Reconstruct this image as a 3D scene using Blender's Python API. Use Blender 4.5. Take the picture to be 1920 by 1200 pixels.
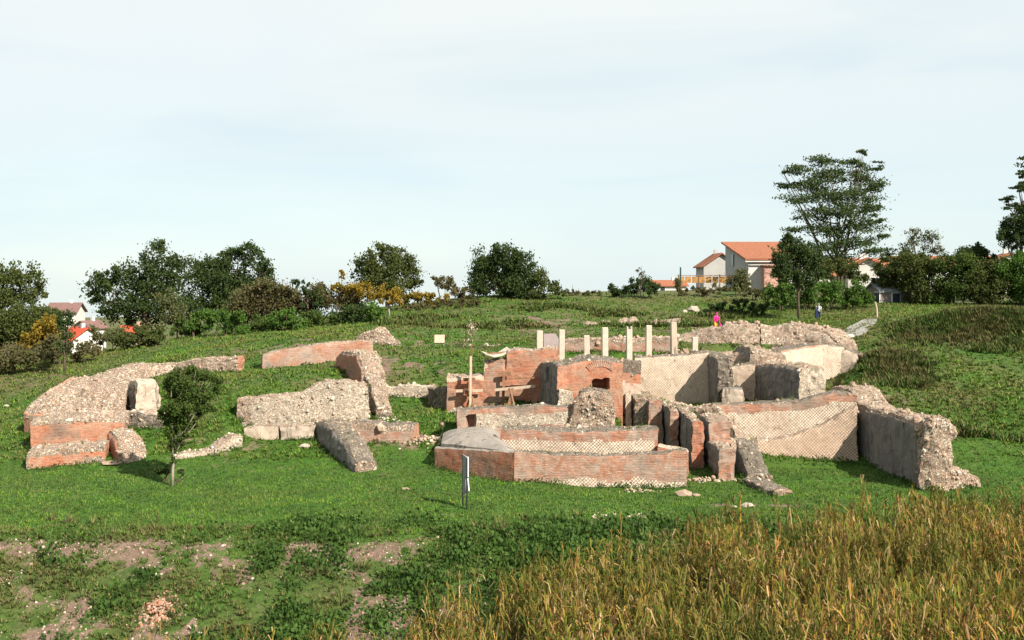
import bpy, math, random
import numpy as np

# ------------------------------------------------------------------ camera, world, sun
SC = bpy.context.scene
for o in list(bpy.data.objects): bpy.data.objects.remove(o)
F = 2000.0; EYE = 10.0; HOR = 520.0          # focal length in photo pixels, eye height, horizon row
cam_d = bpy.data.cameras.new('camera'); cam = bpy.data.objects.new('camera', cam_d)
SC.collection.objects.link(cam); SC.camera = cam
cam.location = (0, 0, EYE); cam.rotation_euler = (math.radians(90), 0, 0)
cam_d.sensor_width = 36; cam_d.lens = 36 * F / 1920; cam_d.shift_y = -(600 - HOR) / 1920
cam_d.clip_start = 0.5; cam_d.clip_end = 6000

SUN_EL, SUN_AZ = math.radians(38), math.radians(44)   # azimuth: from behind the viewer towards the right
world = bpy.data.worlds.new('World'); SC.world = world; world.use_nodes = True
wn = world.node_tree; wn.nodes.clear()
def WN(t, **k):
    n = wn.nodes.new(t)
    for a, b in k.items(): setattr(n, a, b)
    return n
sky = WN('ShaderNodeTexSky', sky_type='NISHITA', sun_disc=False)
sky.sun_elevation = SUN_EL; sky.sun_rotation = math.pi - SUN_AZ
sky.air_density = 1.0; sky.dust_density = 0.3; sky.ozone_density = 1.0
tc = WN('ShaderNodeTexCoord'); mp = WN('ShaderNodeMapping'); mp.inputs['Scale'].default_value = (1.0, 1.0, 3.4)
mp.inputs['Rotation'].default_value = (0.0, 0.12, 0.3)
nz = WN('ShaderNodeTexNoise'); nz.inputs['Scale'].default_value = 1.9; nz.inputs['Detail'].default_value = 5; nz.inputs['Roughness'].default_value = 0.5
nz.inputs['Distortion'].default_value = 0.6
cr = WN('ShaderNodeMapRange'); cr.inputs['From Min'].default_value = 0.30; cr.inputs['From Max'].default_value = 0.64
cr.inputs['To Min'].default_value = 0.80; cr.inputs['To Max'].default_value = 0.92
mx = WN('ShaderNodeMix', data_type='RGBA'); mx.inputs['B'].default_value = (4.75, 5.06, 5.06, 1)
bg = WN('ShaderNodeBackground'); bg.inputs['Strength'].default_value = 0.084
wo = WN('ShaderNodeOutputWorld')
L = wn.links.new
L(tc.outputs['Generated'], mp.inputs['Vector']); L(mp.outputs[0], nz.inputs['Vector']); L(nz.outputs['Fac'], cr.inputs['Value'])
sx_ = WN('ShaderNodeSeparateXYZ'); L(tc.outputs['Generated'], sx_.inputs[0])
ez = WN('ShaderNodeMapRange'); ez.inputs['From Min'].default_value = 0.10; ez.inputs['From Max'].default_value = 0.26; ez.inputs['To Max'].default_value = 0.12; L(sx_.outputs['Z'], ez.inputs['Value'])
ad = WN('ShaderNodeMath', operation='ADD', use_clamp=True); L(cr.outputs[0], ad.inputs[0]); L(ez.outputs[0], ad.inputs[1]); L(ad.outputs[0], mx.inputs['Factor']); L(sky.outputs[0], mx.inputs['A'])
hi = WN('ShaderNodeMix', data_type='RGBA'); hi.inputs['A'].default_value = (4.05, 4.72, 4.85, 1); hi.inputs['B'].default_value = (4.75, 5.05, 5.05, 1)
hr = WN('ShaderNodeMapRange', interpolation_type='SMOOTHSTEP'); hr.inputs['From Min'].default_value = 0.0; hr.inputs['From Max'].default_value = 0.24; L(sx_.outputs['Z'], hr.inputs['Value']); L(hr.outputs[0], hi.inputs['Factor'])
nz2 = WN('ShaderNodeTexNoise'); nz2.inputs['Scale'].default_value = 2.3; nz2.inputs['Detail'].default_value = 4; nz2.inputs['Distortion'].default_value = 0.5
mp2 = WN('ShaderNodeMapping'); mp2.inputs['Scale'].default_value = (1.0, 1.0, 6.0); mp2.inputs['Rotation'].default_value = (0.0, -0.22, 0.9); L(tc.outputs['Generated'], mp2.inputs['Vector']); L(mp2.outputs[0], nz2.inputs['Vector'])
r2 = WN('ShaderNodeMapRange', interpolation_type='SMOOTHSTEP'); r2.inputs['From Min'].default_value = 0.42; r2.inputs['From Max'].default_value = 0.68; r2.inputs['To Max'].default_value = 0.55; L(nz2.outputs['Fac'], r2.inputs['Value'])
bl = WN('ShaderNodeMix', data_type='RGBA'); bl.inputs['B'].default_value = (3.65, 4.45, 4.85, 1); L(hi.outputs['Result'], bl.inputs['A']); L(r2.outputs[0], bl.inputs['Factor']); L(bl.outputs['Result'], mx.inputs['B']); L(mx.outputs['Result'], bg.inputs['Color']); L(bg.outputs[0], wo.inputs['Surface'])

sd = bpy.data.lights.new('sun', 'SUN'); sd.energy = 5.0; sd.angle = math.radians(0.5); sd.color = (1.0, 0.93, 0.82)
sun = bpy.data.objects.new('sun', sd); SC.collection.objects.link(sun)
from mathutils import Vector
sv = Vector((math.sin(SUN_AZ) * math.cos(SUN_EL), -math.cos(SUN_AZ) * math.cos(SUN_EL), math.sin(SUN_EL)))
sun.rotation_euler = sv.to_track_quat('Z', 'Y').to_euler(); sun.location = (60, -60, 80)
SC.view_settings.view_transform = 'Standard'; SC.view_settings.look = 'None'
SC.view_settings.gamma = 1; SC.view_settings.exposure = 1.15; SC.view_settings.use_curve_mapping = False
SC.cycles.max_bounces = 5; SC.cycles.diffuse_bounces = 3; SC.cycles.transparent_max_bounces = 4

# ------------------------------------------------------------------ helpers
rng = np.random.default_rng(7); random.seed(7)
COL = SC.collection
def W(px, py, Y): return np.array([(px - 960) * Y / F, Y, EYE - (py - HOR) * Y / F])
def XW(px, Y): return (px - 960) * Y / F
def ZW(py, Y): return EYE - (py - HOR) * Y / F

def _hash(ix, iy, iz, s):
    h = (ix.astype(np.int64) * 374761393 + iy.astype(np.int64) * 668265263 + iz.astype(np.int64) * 2147483647 // 7 + s * 974711) & 0xffffffff
    h = ((h ^ (h >> 13)) * 1274126177) & 0xffffffff
    h = ((h ^ (h >> 16)) * 2246822519) & 0xffffffff
    return ((h ^ (h >> 15)) & 0xffff) / 65535.0
def vn(p, f, s=0):
    """value noise in -1..1 on an (n,3) array"""
    q = np.asarray(p, float) * f; i = np.floor(q); t = q - i; t = t * t * (3 - 2 * t)
    i = i.astype(np.int64); r = 0
    for a in (0, 1):
        for b in (0, 1):
            for c in (0, 1):
                w = (t[:, 0] if a else 1 - t[:, 0]) * (t[:, 1] if b else 1 - t[:, 1]) * (t[:, 2] if c else 1 - t[:, 2])
                r = r + w * _hash(i[:, 0] + a, i[:, 1] + b, i[:, 2] + c, s)
    return r * 2 - 1
def fbm(p, f, s=0, n=3):
    return sum(vn(p, f * 2 ** k, s + k) * 0.5 ** k for k in range(n)) / (2 - 0.5 ** (n - 1))
def n2(X, Y, f, s=0, n=3):
    X = np.atleast_1d(np.asarray(X, float)); Y = np.atleast_1d(np.asarray(Y, float))
    return fbm(np.stack([X.ravel(), Y.ravel(), 0 * X.ravel() + 0.5], 1), f, s, n).reshape(X.shape)

def mesh(name, v, faces, mat=None, parent=None, smooth=False, attrs=None, uv=None):
    """faces: (n,k) int array or list of arrays of equal-k faces"""
    me = bpy.data.meshes.new(name)
    v = np.asarray(v, np.float32); fl = faces if isinstance(faces, list) else [faces]
    fl = [np.asarray(f, np.int32) for f in fl if len(f)]
    me.vertices.add(len(v)); me.vertices.foreach_set('co', v.ravel())
    tot = sum(f.size for f in fl); nf = sum(len(f) for f in fl)
    me.loops.add(tot); me.polygons.add(nf)
    me.loops.foreach_set('vertex_index', np.concatenate([f.ravel() for f in fl]))
    lt = np.concatenate([np.full(len(f), f.shape[1]) for f in fl]); ls = np.concatenate([[0], np.cumsum(lt)[:-1]])
    me.polygons.foreach_set('loop_start', ls.astype(np.int32))
    if uv is not None:
        u = me.uv_layers.new(name='UVMap'); u.data.foreach_set('uv', np.asarray(uv, np.float32).ravel())
    me.update(calc_edges=True); me.validate()
    me.polygons.foreach_set('use_smooth', np.full(len(me.polygons), bool(smooth)))
    for k, a in (attrs or {}).items():
        at = me.attributes.new(k, 'FLOAT', 'POINT'); at.data.foreach_set('value', np.asarray(a, np.float32))
    if mat: me.materials.append(mat)
    o = bpy.data.objects.new(name, me); COL.objects.link(o)
    if parent: o.parent = parent
    return o
def tag(o, label=None, cat=None, group=None, kind=None):
    if label: o['label'] = label
    if cat: o['category'] = cat
    if group: o['group'] = group
    if kind: o['kind'] = kind
    return o
def empty(name, loc=(0, 0, 0), label=None, cat=None, group=None, rz=0):
    o = bpy.data.objects.new(name, None); COL.objects.link(o); o.location = loc; o.rotation_euler = (0, 0, rz)
    o.empty_display_size = 0.3
    return tag(o, label, cat, group)
class MB:
    def __init__(s): s.v = []; s.f = {}; s.n = 0
    def add(s, v, f):
        v = np.asarray(v, float); f = np.asarray(f, int)
        s.v.append(v); s.f.setdefault(f.shape[1], []).append(f + s.n); s.n += len(v); return s
    def box(s, c, d, rz=0, ry=0, rx=0):
        b = np.array([[x, y, z] for x in (-.5, .5) for y in (-.5, .5) for z in (-.5, .5)]) * np.array(d)
        R = rot(rx, ry, rz); b = b @ R.T + np.array(c)
        return s.add(b, [[0, 1, 3, 2], [4, 6, 7, 5], [0, 4, 5, 1], [2, 3, 7, 6], [0, 2, 6, 4], [1, 5, 7, 3]])
    def tube(s, pts, rad, n=6):
        pts = np.asarray(pts, float); rad = np.broadcast_to(rad, len(pts)); V = []
        for i, p in enumerate(pts):
            d = pts[min(i + 1, len(pts) - 1)] - pts[max(i - 1, 0)]; d /= np.linalg.norm(d) + 1e-9
            a = np.cross(d, [0.31, 0.93, 0.17]); a /= np.linalg.norm(a); b = np.cross(d, a)
            for k in range(n):
                t = 2 * math.pi * k / n; V.append(p + rad[i] * (a * math.cos(t) + b * math.sin(t)))
        fc = [[i * n + k, i * n + (k + 1) % n, (i + 1) * n + (k + 1) % n, (i + 1) * n + k] for i in range(len(pts) - 1) for k in range(n)]
        s.add(V, fc); o = s.n - len(V)
        s.f.setdefault(n, []).append(np.array([[o + k for k in range(n)][::-1]]))
        s.f[n].append(np.array([[o + (len(pts) - 1) * n + k for k in range(n)]]))
        return s
    def build(s, name, mat=None, parent=None, smooth=False):
        return mesh(name, np.concatenate(s.v), [np.concatenate(x) for x in s.f.values()], mat, parent, smooth)
def rot(rx, ry, rz):
    cx, sx, cy, sy, cz, sz = math.cos(rx), math.sin(rx), math.cos(ry), math.sin(ry), math.cos(rz), math.sin(rz)
    return np.array([[cz, -sz, 0], [sz, cz, 0], [0, 0, 1]]) @ np.array([[cy, 0, sy], [0, 1, 0], [-sy, 0, cy]]) @ np.array([[1, 0, 0], [0, cx, -sx], [0, sx, cx]])
def rrot(n, up=False):
    """n random rotation matrices; up: only about z with small tilt"""
    a = rng.uniform(0, 2 * math.pi, n)
    if up: tx, ty = rng.normal(0, .12, n), rng.normal(0, .12, n)
    else: tx, ty = rng.uniform(0, 2 * math.pi, n), rng.uniform(0, 2 * math.pi, n)
    z0 = np.zeros(n); o = z0 + 1
    Rz = np.stack([np.cos(a), -np.sin(a), z0, np.sin(a), np.cos(a), z0, z0, z0, o], 1).reshape(n, 3, 3)
    Rx = np.stack([o, z0, z0, z0, np.cos(tx), -np.sin(tx), z0, np.sin(tx), np.cos(tx)], 1).reshape(n, 3, 3)
    Ry = np.stack([np.cos(ty), z0, np.sin(ty), z0, o, z0, -np.sin(ty), z0, np.cos(ty)], 1).reshape(n, 3, 3)
    return Rx @ Ry @ Rz if up else Rz @ Rx @ Ry
def scatter(tv, tf, pos, scale, R):
    """copies of a template (tv,tf) at pos with scale (n,) or (n,3) and rotations R"""
    n = len(pos); sc = np.asarray(scale, float); sc = sc[:, None] if sc.ndim == 1 else sc
    v = np.einsum('nij,nkj->nki', R, tv[None] * sc[:, None, :]) + np.asarray(pos)[:, None, :]
    f = tf[None] + (np.arange(n) * len(tv))[:, None, None]
    return v.reshape(-1, 3), f.reshape(-1, tf.shape[1])
_g = (1 + 5 ** .5) / 2
ICO_V = np.array([[-1, _g, 0], [1, _g, 0], [-1, -_g, 0], [1, -_g, 0], [0, -1, _g], [0, 1, _g], [0, -1, -_g], [0, 1, -_g], [_g, 0, -1], [_g, 0, 1], [-_g, 0, -1], [-_g, 0, 1]]) / 1.9
ICO_F = np.array([[0, 11, 5], [0, 5, 1], [0, 1, 7], [0, 7, 10], [0, 10, 11], [1, 5, 9], [5, 11, 4], [11, 10, 2], [10, 7, 6], [7, 1, 8], [3, 9, 4], [3, 4, 2], [3, 2, 6], [3, 6, 8], [3, 8, 9], [4, 9, 5], [2, 4, 11], [6, 2, 10], [8, 6, 7], [9, 8, 1]])

# ------------------------------------------------------------------ materials
class Mat:
    def __init__(s, name, rough=0.9):
        s.m = bpy.data.materials.new(name); s.m.use_nodes = True; s.t = s.m.node_tree
        s.b = s.t.nodes['Principled BSDF']; s.b.inputs['Roughness'].default_value = rough
        s.b.inputs['Specular IOR Level'].default_value = 0.2; s.bumpn = None
    def n(s, t, ins=None, **k):
        nd = s.t.nodes.new(t)
        for a, b in k.items(): setattr(nd, a, b)
        for a, b in (ins or {}).items():
            if isinstance(b, bpy.types.NodeSocket): s.t.links.new(b, nd.inputs[a])
            else: nd.inputs[a].default_value = b
        return nd
    def noise(s, vec, scale, detail=4, rough=.6, dist=0): return s.n('ShaderNodeTexNoise', {'Vector': vec, 'Scale': scale, 'Detail': detail, 'Roughness': rough, 'Distortion': dist}).outputs['Fac']
    def scale(s, vec, xyz, r=(0, 0, 0)): return s.n('ShaderNodeMapping', {'Vector': vec, 'Scale': xyz, 'Rotation': r}).outputs[0]
    def rng(s, v, a, b, c=0., d=1.): return s.n('ShaderNodeMapRange', {'Value': v, 'From Min': a, 'From Max': b, 'To Min': c, 'To Max': d}).outputs[0]
    def mix(s, f, a, b, mode='MIX'):
        col = lambda c: c if isinstance(c, bpy.types.NodeSocket) else (*c, 1)
        return s.n('ShaderNodeMix', {'Factor': f, 'A': col(a), 'B': col(b)}, data_type='RGBA', blend_type=mode).outputs['Result']
    def math(s, op, a, b): return s.n('ShaderNodeMath', {0: a, 1: b}, operation=op).outputs[0]
    def ramp(s, f, *stops):
        r = s.n('ShaderNodeValToRGB', {'Fac': f}); e = r.color_ramp.elements
        while len(e) < len(stops): e.new(0.5)
        for i, (p, c) in enumerate(stops): e[i].position = p; e[i].color = (*c, 1)
        return r.outputs['Color']
    def bump(s, h, strength=.6, dist=.05):
        nd = s.n('ShaderNodeBump', {'Height': h, 'Strength': strength, 'Distance': dist})
        if s.bumpn: s.t.links.new(s.bumpn.outputs[0], nd.inputs['Normal'])
        s.bumpn = nd; s.t.links.new(nd.outputs[0], s.b.inputs['Normal'])
    def out(s, col):
        if isinstance(col, bpy.types.NodeSocket): s.t.links.new(col, s.b.inputs['Base Color'])
        else: s.b.inputs['Base Color'].default_value = (*col, 1)
        return s.m
    @property
    def pos(s): return s.n('ShaderNodeNewGeometry').outputs['Position']
    @property
    def isl(s): return s.n('ShaderNodeNewGeometry').outputs['Random Per Island']
    @property
    def uv(s): return s.n('ShaderNodeTexCoord').outputs['UV']
    def attr(s, a): return s.n('ShaderNodeAttribute', attribute_name=a).outputs['Fac']

def m_plain(name, c, rough=.8, var=.15, sc=3):
    m = Mat(name, rough); f = m.rng(m.noise(m.pos, sc), .3, .7)
    return m.out(m.mix(f, tuple(x * (1 - var) for x in c), tuple(x * (1 + var) for x in c)))

def m_brick(name, c1=(.33, .115, .058), c2=(.22, .075, .042), mort=(.30, .21, .155), pale=(.36, .235, .165), palef=.65, seed=0.):
    m = Mat(name, .92); uv = m.uv; P = m.pos
    wob = m.noise(P, 1.3, 3)
    uvw = m.n('ShaderNodeVectorMath', {0: uv, 1: m.scale(m.n('ShaderNodeCombineXYZ', {'Y': wob}).outputs[0], (1, .12, 1))}, operation='ADD').outputs[0]
    br = m.n('ShaderNodeTexBrick', {'Vector': uvw, 'Color1': (*c1, 1), 'Color2': (*c2, 1), 'Mortar': (*mort, 1), 'Scale': 1., 'Mortar Size': .011, 'Mortar Smooth': .4, 'Bias': -.1, 'Brick Width': .36, 'Row Height': .078})
    streak = m.noise(m.scale(uvw, (1.1, 9, 1)), 1.6, 5, .7)
    c = m.mix(m.rng(streak, .38, .66, 0., .85), br.outputs['Color'], tuple(x * 1.22 for x in c1), 'MIX')
    c = m.mix(m.rng(m.noise(P, 1.1, 6, .72, .6), .40, .60, 0., palef), c, pale)
    c = m.mix(m.rng(m.noise(m.scale(uvw, (2.2, 12, 1)), 1.9, 4, .75), .56, .68, 0., .9), c, (.44, .35, .27))
    c = m.mix(m.rng(m.noise(m.scale(uvw, (2.5, 11, 1)), 2.3, 4, .75), .58, .68, 0., .85), c, (.06, .033, .024))
    c = m.mix(m.rng(m.noise(P, .55, 4, .6), .54, .70, 0., .7), c, (.16, .13, .105))
    m.bump(m.math('ADD', m.rng(br.outputs['Fac'], 0, 1, .6, 0.), streak), .8, .05); m.bump(m.noise(P, 9, 4), .5, .04)
    return m.out(c)

def m_retic(name, stone=(.60, .485, .375), gap=(.028, .018, .013), size=.155, fade=.35):
    m = Mat(name, .95); P = m.pos
    uv = m.scale(m.uv, (1, 1, 1), (0, 0, math.radians(45)))
    br = m.n('ShaderNodeTexBrick', {'Vector': uv, 'Color1': (*stone, 1), 'Color2': (*[x * .8 for x in stone], 1), 'Mortar': (*gap, 1), 'Scale': 1., 'Mortar Size': .0105, 'Mortar Smooth': .3, 'Brick Width': size, 'Row Height': size}, offset=0.)
    f = m.rng(m.noise(P, .8, 4, .6), .36, .62, 0., fade)
    c = m.mix(f, br.outputs['Color'], tuple(x * .82 for x in stone))
    c = m.mix(m.rng(m.noise(P, 5, 3, .7), .60, .72, 0., .8), c, (.035, .025, .02))
    c = m.mix(m.rng(m.noise(P, .5, 5, .6, .5), .5, .72, 0., .45), c, (.33, .215, .15))
    c = m.mix(m.rng(m.noise(P, 3, 4, .7), .3, .45, .35, 0.), c, (.46, .38, .28))
    m.bump(m.rng(br.outputs['Fac'], 0, 1, 1, 0), .9, .04); m.bump(m.noise(P, 14, 3), .4, .02)
    return m.out(c)

def m_rubble(name, cols, gap=.5, sc=5.5, grey=.4):
    """irregular stones in mortar"""
    m = Mat(name, .97); P = m.pos
    Pw = m.n('ShaderNodeVectorMath', {0: P, 1: m.n('ShaderNodeTexNoise', {'Vector': P, 'Scale': 4., 'Detail': 3.}).outputs['Color']}, operation='ADD').outputs[0]
    v = m.n('ShaderNodeTexVoronoi', {'Vector': Pw, 'Scale': sc, 'Randomness': 1.})
    d = m.n('ShaderNodeTexVoronoi', {'Vector': Pw, 'Scale': sc, 'Randomness': 1.}, feature='DISTANCE_TO_EDGE').outputs['Distance']
    r = m.n('ShaderNodeSeparateColor', {'Color': v.outputs['Color']}).outputs[0]
    k = len(cols); c = m.ramp(r, *[((i + .5) / k, x) for i, x in enumerate(cols)])
    mort = m.mix(m.noise(P, 2, 3), tuple(x * .95 for x in cols[0]), tuple(x * .85 for x in cols[1]))
    c = m.mix(m.rng(d, .02, .10), mort, c)
    c = m.mix(m.rng(m.noise(P, 6.5, 4, .7), .55, .66, 0., gap), c, (.035, .024, .018))
    c = m.mix(m.rng(m.noise(P, .6, 4, .6, .4), .45, .68, 0., grey), c, (.145, .125, .095))
    c = m.mix(m.rng(m.noise(P, 1.3, 5, .7), .52, .68, 0., .35), c, tuple(x * .55 for x in cols[1]))
    c = m.mix(m.rng(m.noise(P, 1.1, 5, .65), .60, .70, 0., .6), c, (.06, .075, .025))
    m.bump(m.rng(d, 0, .15), 1., .07); m.bump(m.noise(P, 7, 5, .7), .9, .09)
    return m.out(c)

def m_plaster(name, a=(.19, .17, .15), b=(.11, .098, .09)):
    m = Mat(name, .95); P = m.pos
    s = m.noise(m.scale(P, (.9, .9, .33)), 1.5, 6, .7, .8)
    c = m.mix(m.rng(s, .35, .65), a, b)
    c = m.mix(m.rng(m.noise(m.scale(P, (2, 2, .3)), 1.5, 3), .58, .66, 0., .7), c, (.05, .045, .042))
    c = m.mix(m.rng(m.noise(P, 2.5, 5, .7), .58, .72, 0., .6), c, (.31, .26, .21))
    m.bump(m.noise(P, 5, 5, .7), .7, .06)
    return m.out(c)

M = {}
M['brick'] = m_brick('roman_brick')
M['brick_pale'] = m_brick('weathered_pale_brick', (.31, .135, .08), (.22, .09, .058), pale=(.34, .255, .20), palef=1.)
M['brick_orange'] = m_brick('orange_brick', (.37, .125, .062), (.25, .08, .042), pale=(.38, .245, .17), palef=.75)
M['retic'] = m_retic('reticulate_facing', size=.12, fade=.15)
M['retic_faded'] = m_retic('worn_reticulate_facing', size=.115, stone=(.62, .50, .385), gap=(.16, .11, .08), fade=.5)
M['retic_pink'] = m_retic('pinkish_reticulate_facing', size=.12, stone=(.50, .365, .27), gap=(.07, .045, .033), fade=.25)
M['rubble'] = m_rubble('rubble_core', [(.43, .32, .235), (.36, .255, .185), (.48, .38, .285), (.54, .47, .38), (.38, .24, .17)], grey=.3, gap=.6)
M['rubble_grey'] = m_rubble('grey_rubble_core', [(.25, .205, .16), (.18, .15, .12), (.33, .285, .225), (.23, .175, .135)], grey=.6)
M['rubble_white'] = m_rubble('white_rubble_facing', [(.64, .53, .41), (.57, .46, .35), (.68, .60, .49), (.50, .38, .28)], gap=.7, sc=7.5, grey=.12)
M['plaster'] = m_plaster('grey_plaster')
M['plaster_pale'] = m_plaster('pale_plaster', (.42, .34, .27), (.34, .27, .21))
M['mortar_cap'] = m_plaster('mortar_capping', (.25, .22, .19), (.20, .175, .15))
M['stone'] = None
def m_stone(name, cols, sc=5):
    m = Mat(name, .95); k = len(cols); c = m.ramp(m.isl, *[((i + .5) / k, x) for i, x in enumerate(cols)])
    c = m.mix(m.rng(m.noise(m.pos, sc, 4, .7), .4, .65, 0., .5), c, (.12, .09, .07)); m.bump(m.noise(m.pos, 12, 3), .6, .03)
    return m.out(c)
M['stone'] = m_stone('loose_stone', [(.36, .255, .185), (.30, .21, .15), (.44, .35, .26), (.25, .165, .12), (.38, .28, .205), (.40, .30, .22), (.56, .51, .43)])
M['stone_white'] = m_stone('white_limestone', [(.44, .38, .30), (.55, .51, .44), (.36, .30, .23), (.48, .43, .35)])
M['stone_red'] = m_stone('brick_fragments', [(.36, .17, .10), (.30, .12, .07), (.42, .30, .22), (.28, .20, .15)])
M['post'] = m_plain('pale_concrete', (.42, .36, .29), .9, .12, 4)
M['wood'] = m_plain('weathered_timber', (.20, .105, .06), .85, .3, 5)
M['wood_pale'] = m_plain('pale_timber', (.40, .31, .23), .85, .15, 5)
M['white'] = m_plain('white_paint', (.75, .74, .70), .6, .05)
M['grey_metal'] = m_plain('grey_metal', (.20, .21, .22), .5, .1)
M['dark_metal'] = m_plain('dark_metal', (.02, .022, .022), .5, .1)
M['dark_void'] = m_plain('dark_earth', (.03, .024, .02), 1, .2)
M['concrete_path'] = m_plain('concrete_path', (.23, .215, .195), .9, .15, 1.5)
M['bark'] = m_plain('bark', (.085, .06, .045), .95, .35, 6)
M['bark_pale'] = m_plain('pale_bark', (.24, .20, .16), .95, .25, 6)

def m_leaf(name, cols, trans=.33):
    m = Mat(name, .75); k = len(cols); P = m.pos
    c = m.ramp(m.isl, *[((i + .5) / k, x) for i, x in enumerate(cols)])
    c = m.mix(m.rng(m.noise(P, .55, 3, .6), .35, .65, 0., .75), c, tuple(x * 1.25 for x in cols[-1]), 'MIX')
    m.out(c); m.b.inputs['Specular IOR Level'].default_value = .12
    tr = m.n('ShaderNodeBsdfTranslucent', {'Color': c}); mixs = m.n('ShaderNodeMixShader', {0: trans, 1: m.b.outputs[0], 2: tr.outputs[0]})
    m.t.links.new(mixs.outputs[0], m.t.nodes['Material Output'].inputs['Surface'])
    return m.m
M['leaf_dark'] = m_leaf('dark_green_leaves', [(0.041, 0.063, .016), (0.024, 0.046, .013), (0.061, 0.081, .018), (0.032, 0.051, .016)])
M['leaf_oak'] = m_leaf('olive_green_leaves', [(0.061, 0.081, .018), (0.038, 0.057, .015), (0.084, 0.100, .022), (0.054, 0.065, .018)])
M['leaf_fresh'] = m_leaf('fresh_green_leaves', [(.050, .085, .016), (.035, .062, .014), (.075, .105, .02), (.045, .070, .015)])
M['leaf_yellow'] = m_leaf('yellowing_leaves', [(.12, .10, .018), (.20, .135, .015), (.07, .085, .018), (.24, .15, .02)])
M['leaf_hedge'] = m_leaf('bright_hedge_leaves', [(.045, .095, .016), (.026, .058, .013), (.068, .125, .020)])
M['leaf_brown'] = m_leaf('brown_dry_twigs', [(.13, .105, .065), (0.111, 0.081, .035), (0.065, 0.058, .025), (0.143, 0.101, .042), (0.058, 0.065, .022)])
M['leaf_grey'] = m_leaf('greygreen_leaves', [(0.072, 0.085, .032), (0.046, 0.062, .025), (0.098, 0.101, .038)])
M['leaf_feather'] = m_leaf('feathery_leaves', [(0.053, 0.078, .024), (0.075, 0.099, .028), (0.039, 0.063, .02)], .3)

# ------------------------------------------------------------------ terrain
C = []
def cp(px, py, Y): C.append((XW(px, Y), Y, ZW(py, Y)))
def cw(X, Y, z): C.append((X, Y, z))
for X in (-120, -50, -15, 0, 15, 50, 120):
    cw(X, -30, 9.0); cw(X, 0, 8.2); cw(X, 9, 5.4); cw(X, 16, 2.6); cw(X, 23, .9); cw(X, 30, .35); cw(X, 37, .2)
for X in (-45, -30, -18, -8, 0, 8, 18): cw(X, 45, .2)
for X in (-45, -30, -18, -8, 0, 10): cw(X, 51, .15)
cw(28, 45, .3); cw(40, 45, .6); cw(14, 52, .05); cw(17, 55, .05); cw(-6, 54, .2)
cp(0, 860, 57); cp(0, 800, 64); cp(0, 710, 80); cp(20, 755, 71); cp(-300, 700, 84); cp(150, 700, 78); cp(250, 683, 80); cp(-300, 860, 58)
cp(30, 890, 53.5); cp(250, 690, 75); cp(350, 663, 77); cp(350, 640, 90); cp(350, 698, 70.5); cp(450, 700, 70); cp(450, 742, 62.5); cp(400, 760, 62); cp(400, 830, 57.3); cp(350, 885, 54)
cp(270, 760, 63); cp(290, 835, 57.5); cp(300, 700, 70)
cp(500, 692, 70.3); cp(590, 692, 70); cp(600, 632, 78); cp(500, 650, 78); cp(680, 612, 86); cp(600, 620, 88); cp(560, 725, 63.5); cp(640, 705, 66)
cp(750, 665, 74); cp(750, 648, 79); cp(760, 712, 67.6); cp(830, 700, 68); cp(820, 672, 72)
cp(770, 765, 64.6); cp(770, 790, 60.5); cp(800, 840, 56.8); cp(745, 760, 64.5)
cp(850, 655, 78); cp(900, 640, 83); cp(900, 602, 92); cp(900, 572, 102); cp(900, 556, 112); cp(700, 583, 104); cp(700, 600, 96)
cp(1100, 550, 115); cp(1100, 575, 104); cp(1100, 602, 95); cp(1100, 628, 84); cp(1000, 630, 84)
cp(1300, 553, 114); cp(1350, 600, 97); cp(1450, 600, 97); cp(1530, 600, 97); cp(1530, 578, 107); cp(1700, 576, 106); cp(1900, 576, 106); cp(1250, 610, 90)
cp(1640, 596, 87); cp(1800, 592, 82); cp(1920, 592, 80); cp(1580, 636, 80); cp(1620, 662, 76); cp(1700, 700, 70); cp(1800, 750, 64); cp(1900, 750, 64); cp(1900, 850, 56.5)
cp(1860, 893, 53.5); cp(1650, 737, 64); cp(1600, 700, 70.5); cp(1750, 645, 77); cp(1900, 645, 76); cp(2100, 600, 80); cp(2100, 860, 56); cp(2100, 740, 66); cp(1700, 640, 79); cp(1830, 820, 58)
cw(0, 68, 4.3); cw(5, 70, 4.0); cw(10, 70, 4.0); cw(13, 72, 4.3); cw(20, 76, 4.9)
# beyond the ridge
for X, z in ((-150, -3), (-100, -3), (-60, -2), (-30, 2), (0, 7), (40, 8.4), (80, 8), (150, 8)): cw(X, 150, z)
for X, z in ((-60, 1.0), (-45, 1.5), (-90, 0)): cw(X, 105, z)
cp(350, 632, 98); cp(500, 618, 100)
for X, z in ((-200, -6), (-80, -5), (0, 1), (80, 3), (200, 3)): cw(X, 230, z)
for X in (-500, 0, 500): cw(X, 600, -14)
cp(460, 846, 57.2); cp(520, 846, 57.2); cp(590, 846, 57.0); cp(450, 800, 59.3); cp(660, 842, 57.0); cp(740, 842, 57.0); cp(800, 765, 64.8); cp(270, 822, 58.6); cp(240, 824, 58.6); cp(720, 762, 65.2)
cp(1160, 921, 50); cp(1080, 917, 50.2); cp(1240, 921, 49.9); cp(980, 905, 50.4)
cw(21.9, 72.2, 2.7); cw(20.3, 71.8, 2.6); cw(24.0, 72.0, 4.5); cw(22.0, 69.5, 2.9); cp(1570, 735, 67); cp(1600, 720, 69); cp(1620, 690, 72)
C = np.array(C)
_c2 = 1.2
def _phi(d2): return np.sqrt(d2 + _c2)
_D = ((C[:, None, :2] - C[None, :, :2]) ** 2).sum(-1)
_A = _phi(_D) - np.eye(len(C)) * 0.12
_P = np.c_[np.ones(len(C)), C[:, :2] / 100]
_S = np.linalg.solve(np.block([[_A, _P], [_P.T, np.zeros((3, 3))]]), np.r_[C[:, 2], 0, 0, 0])
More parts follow.
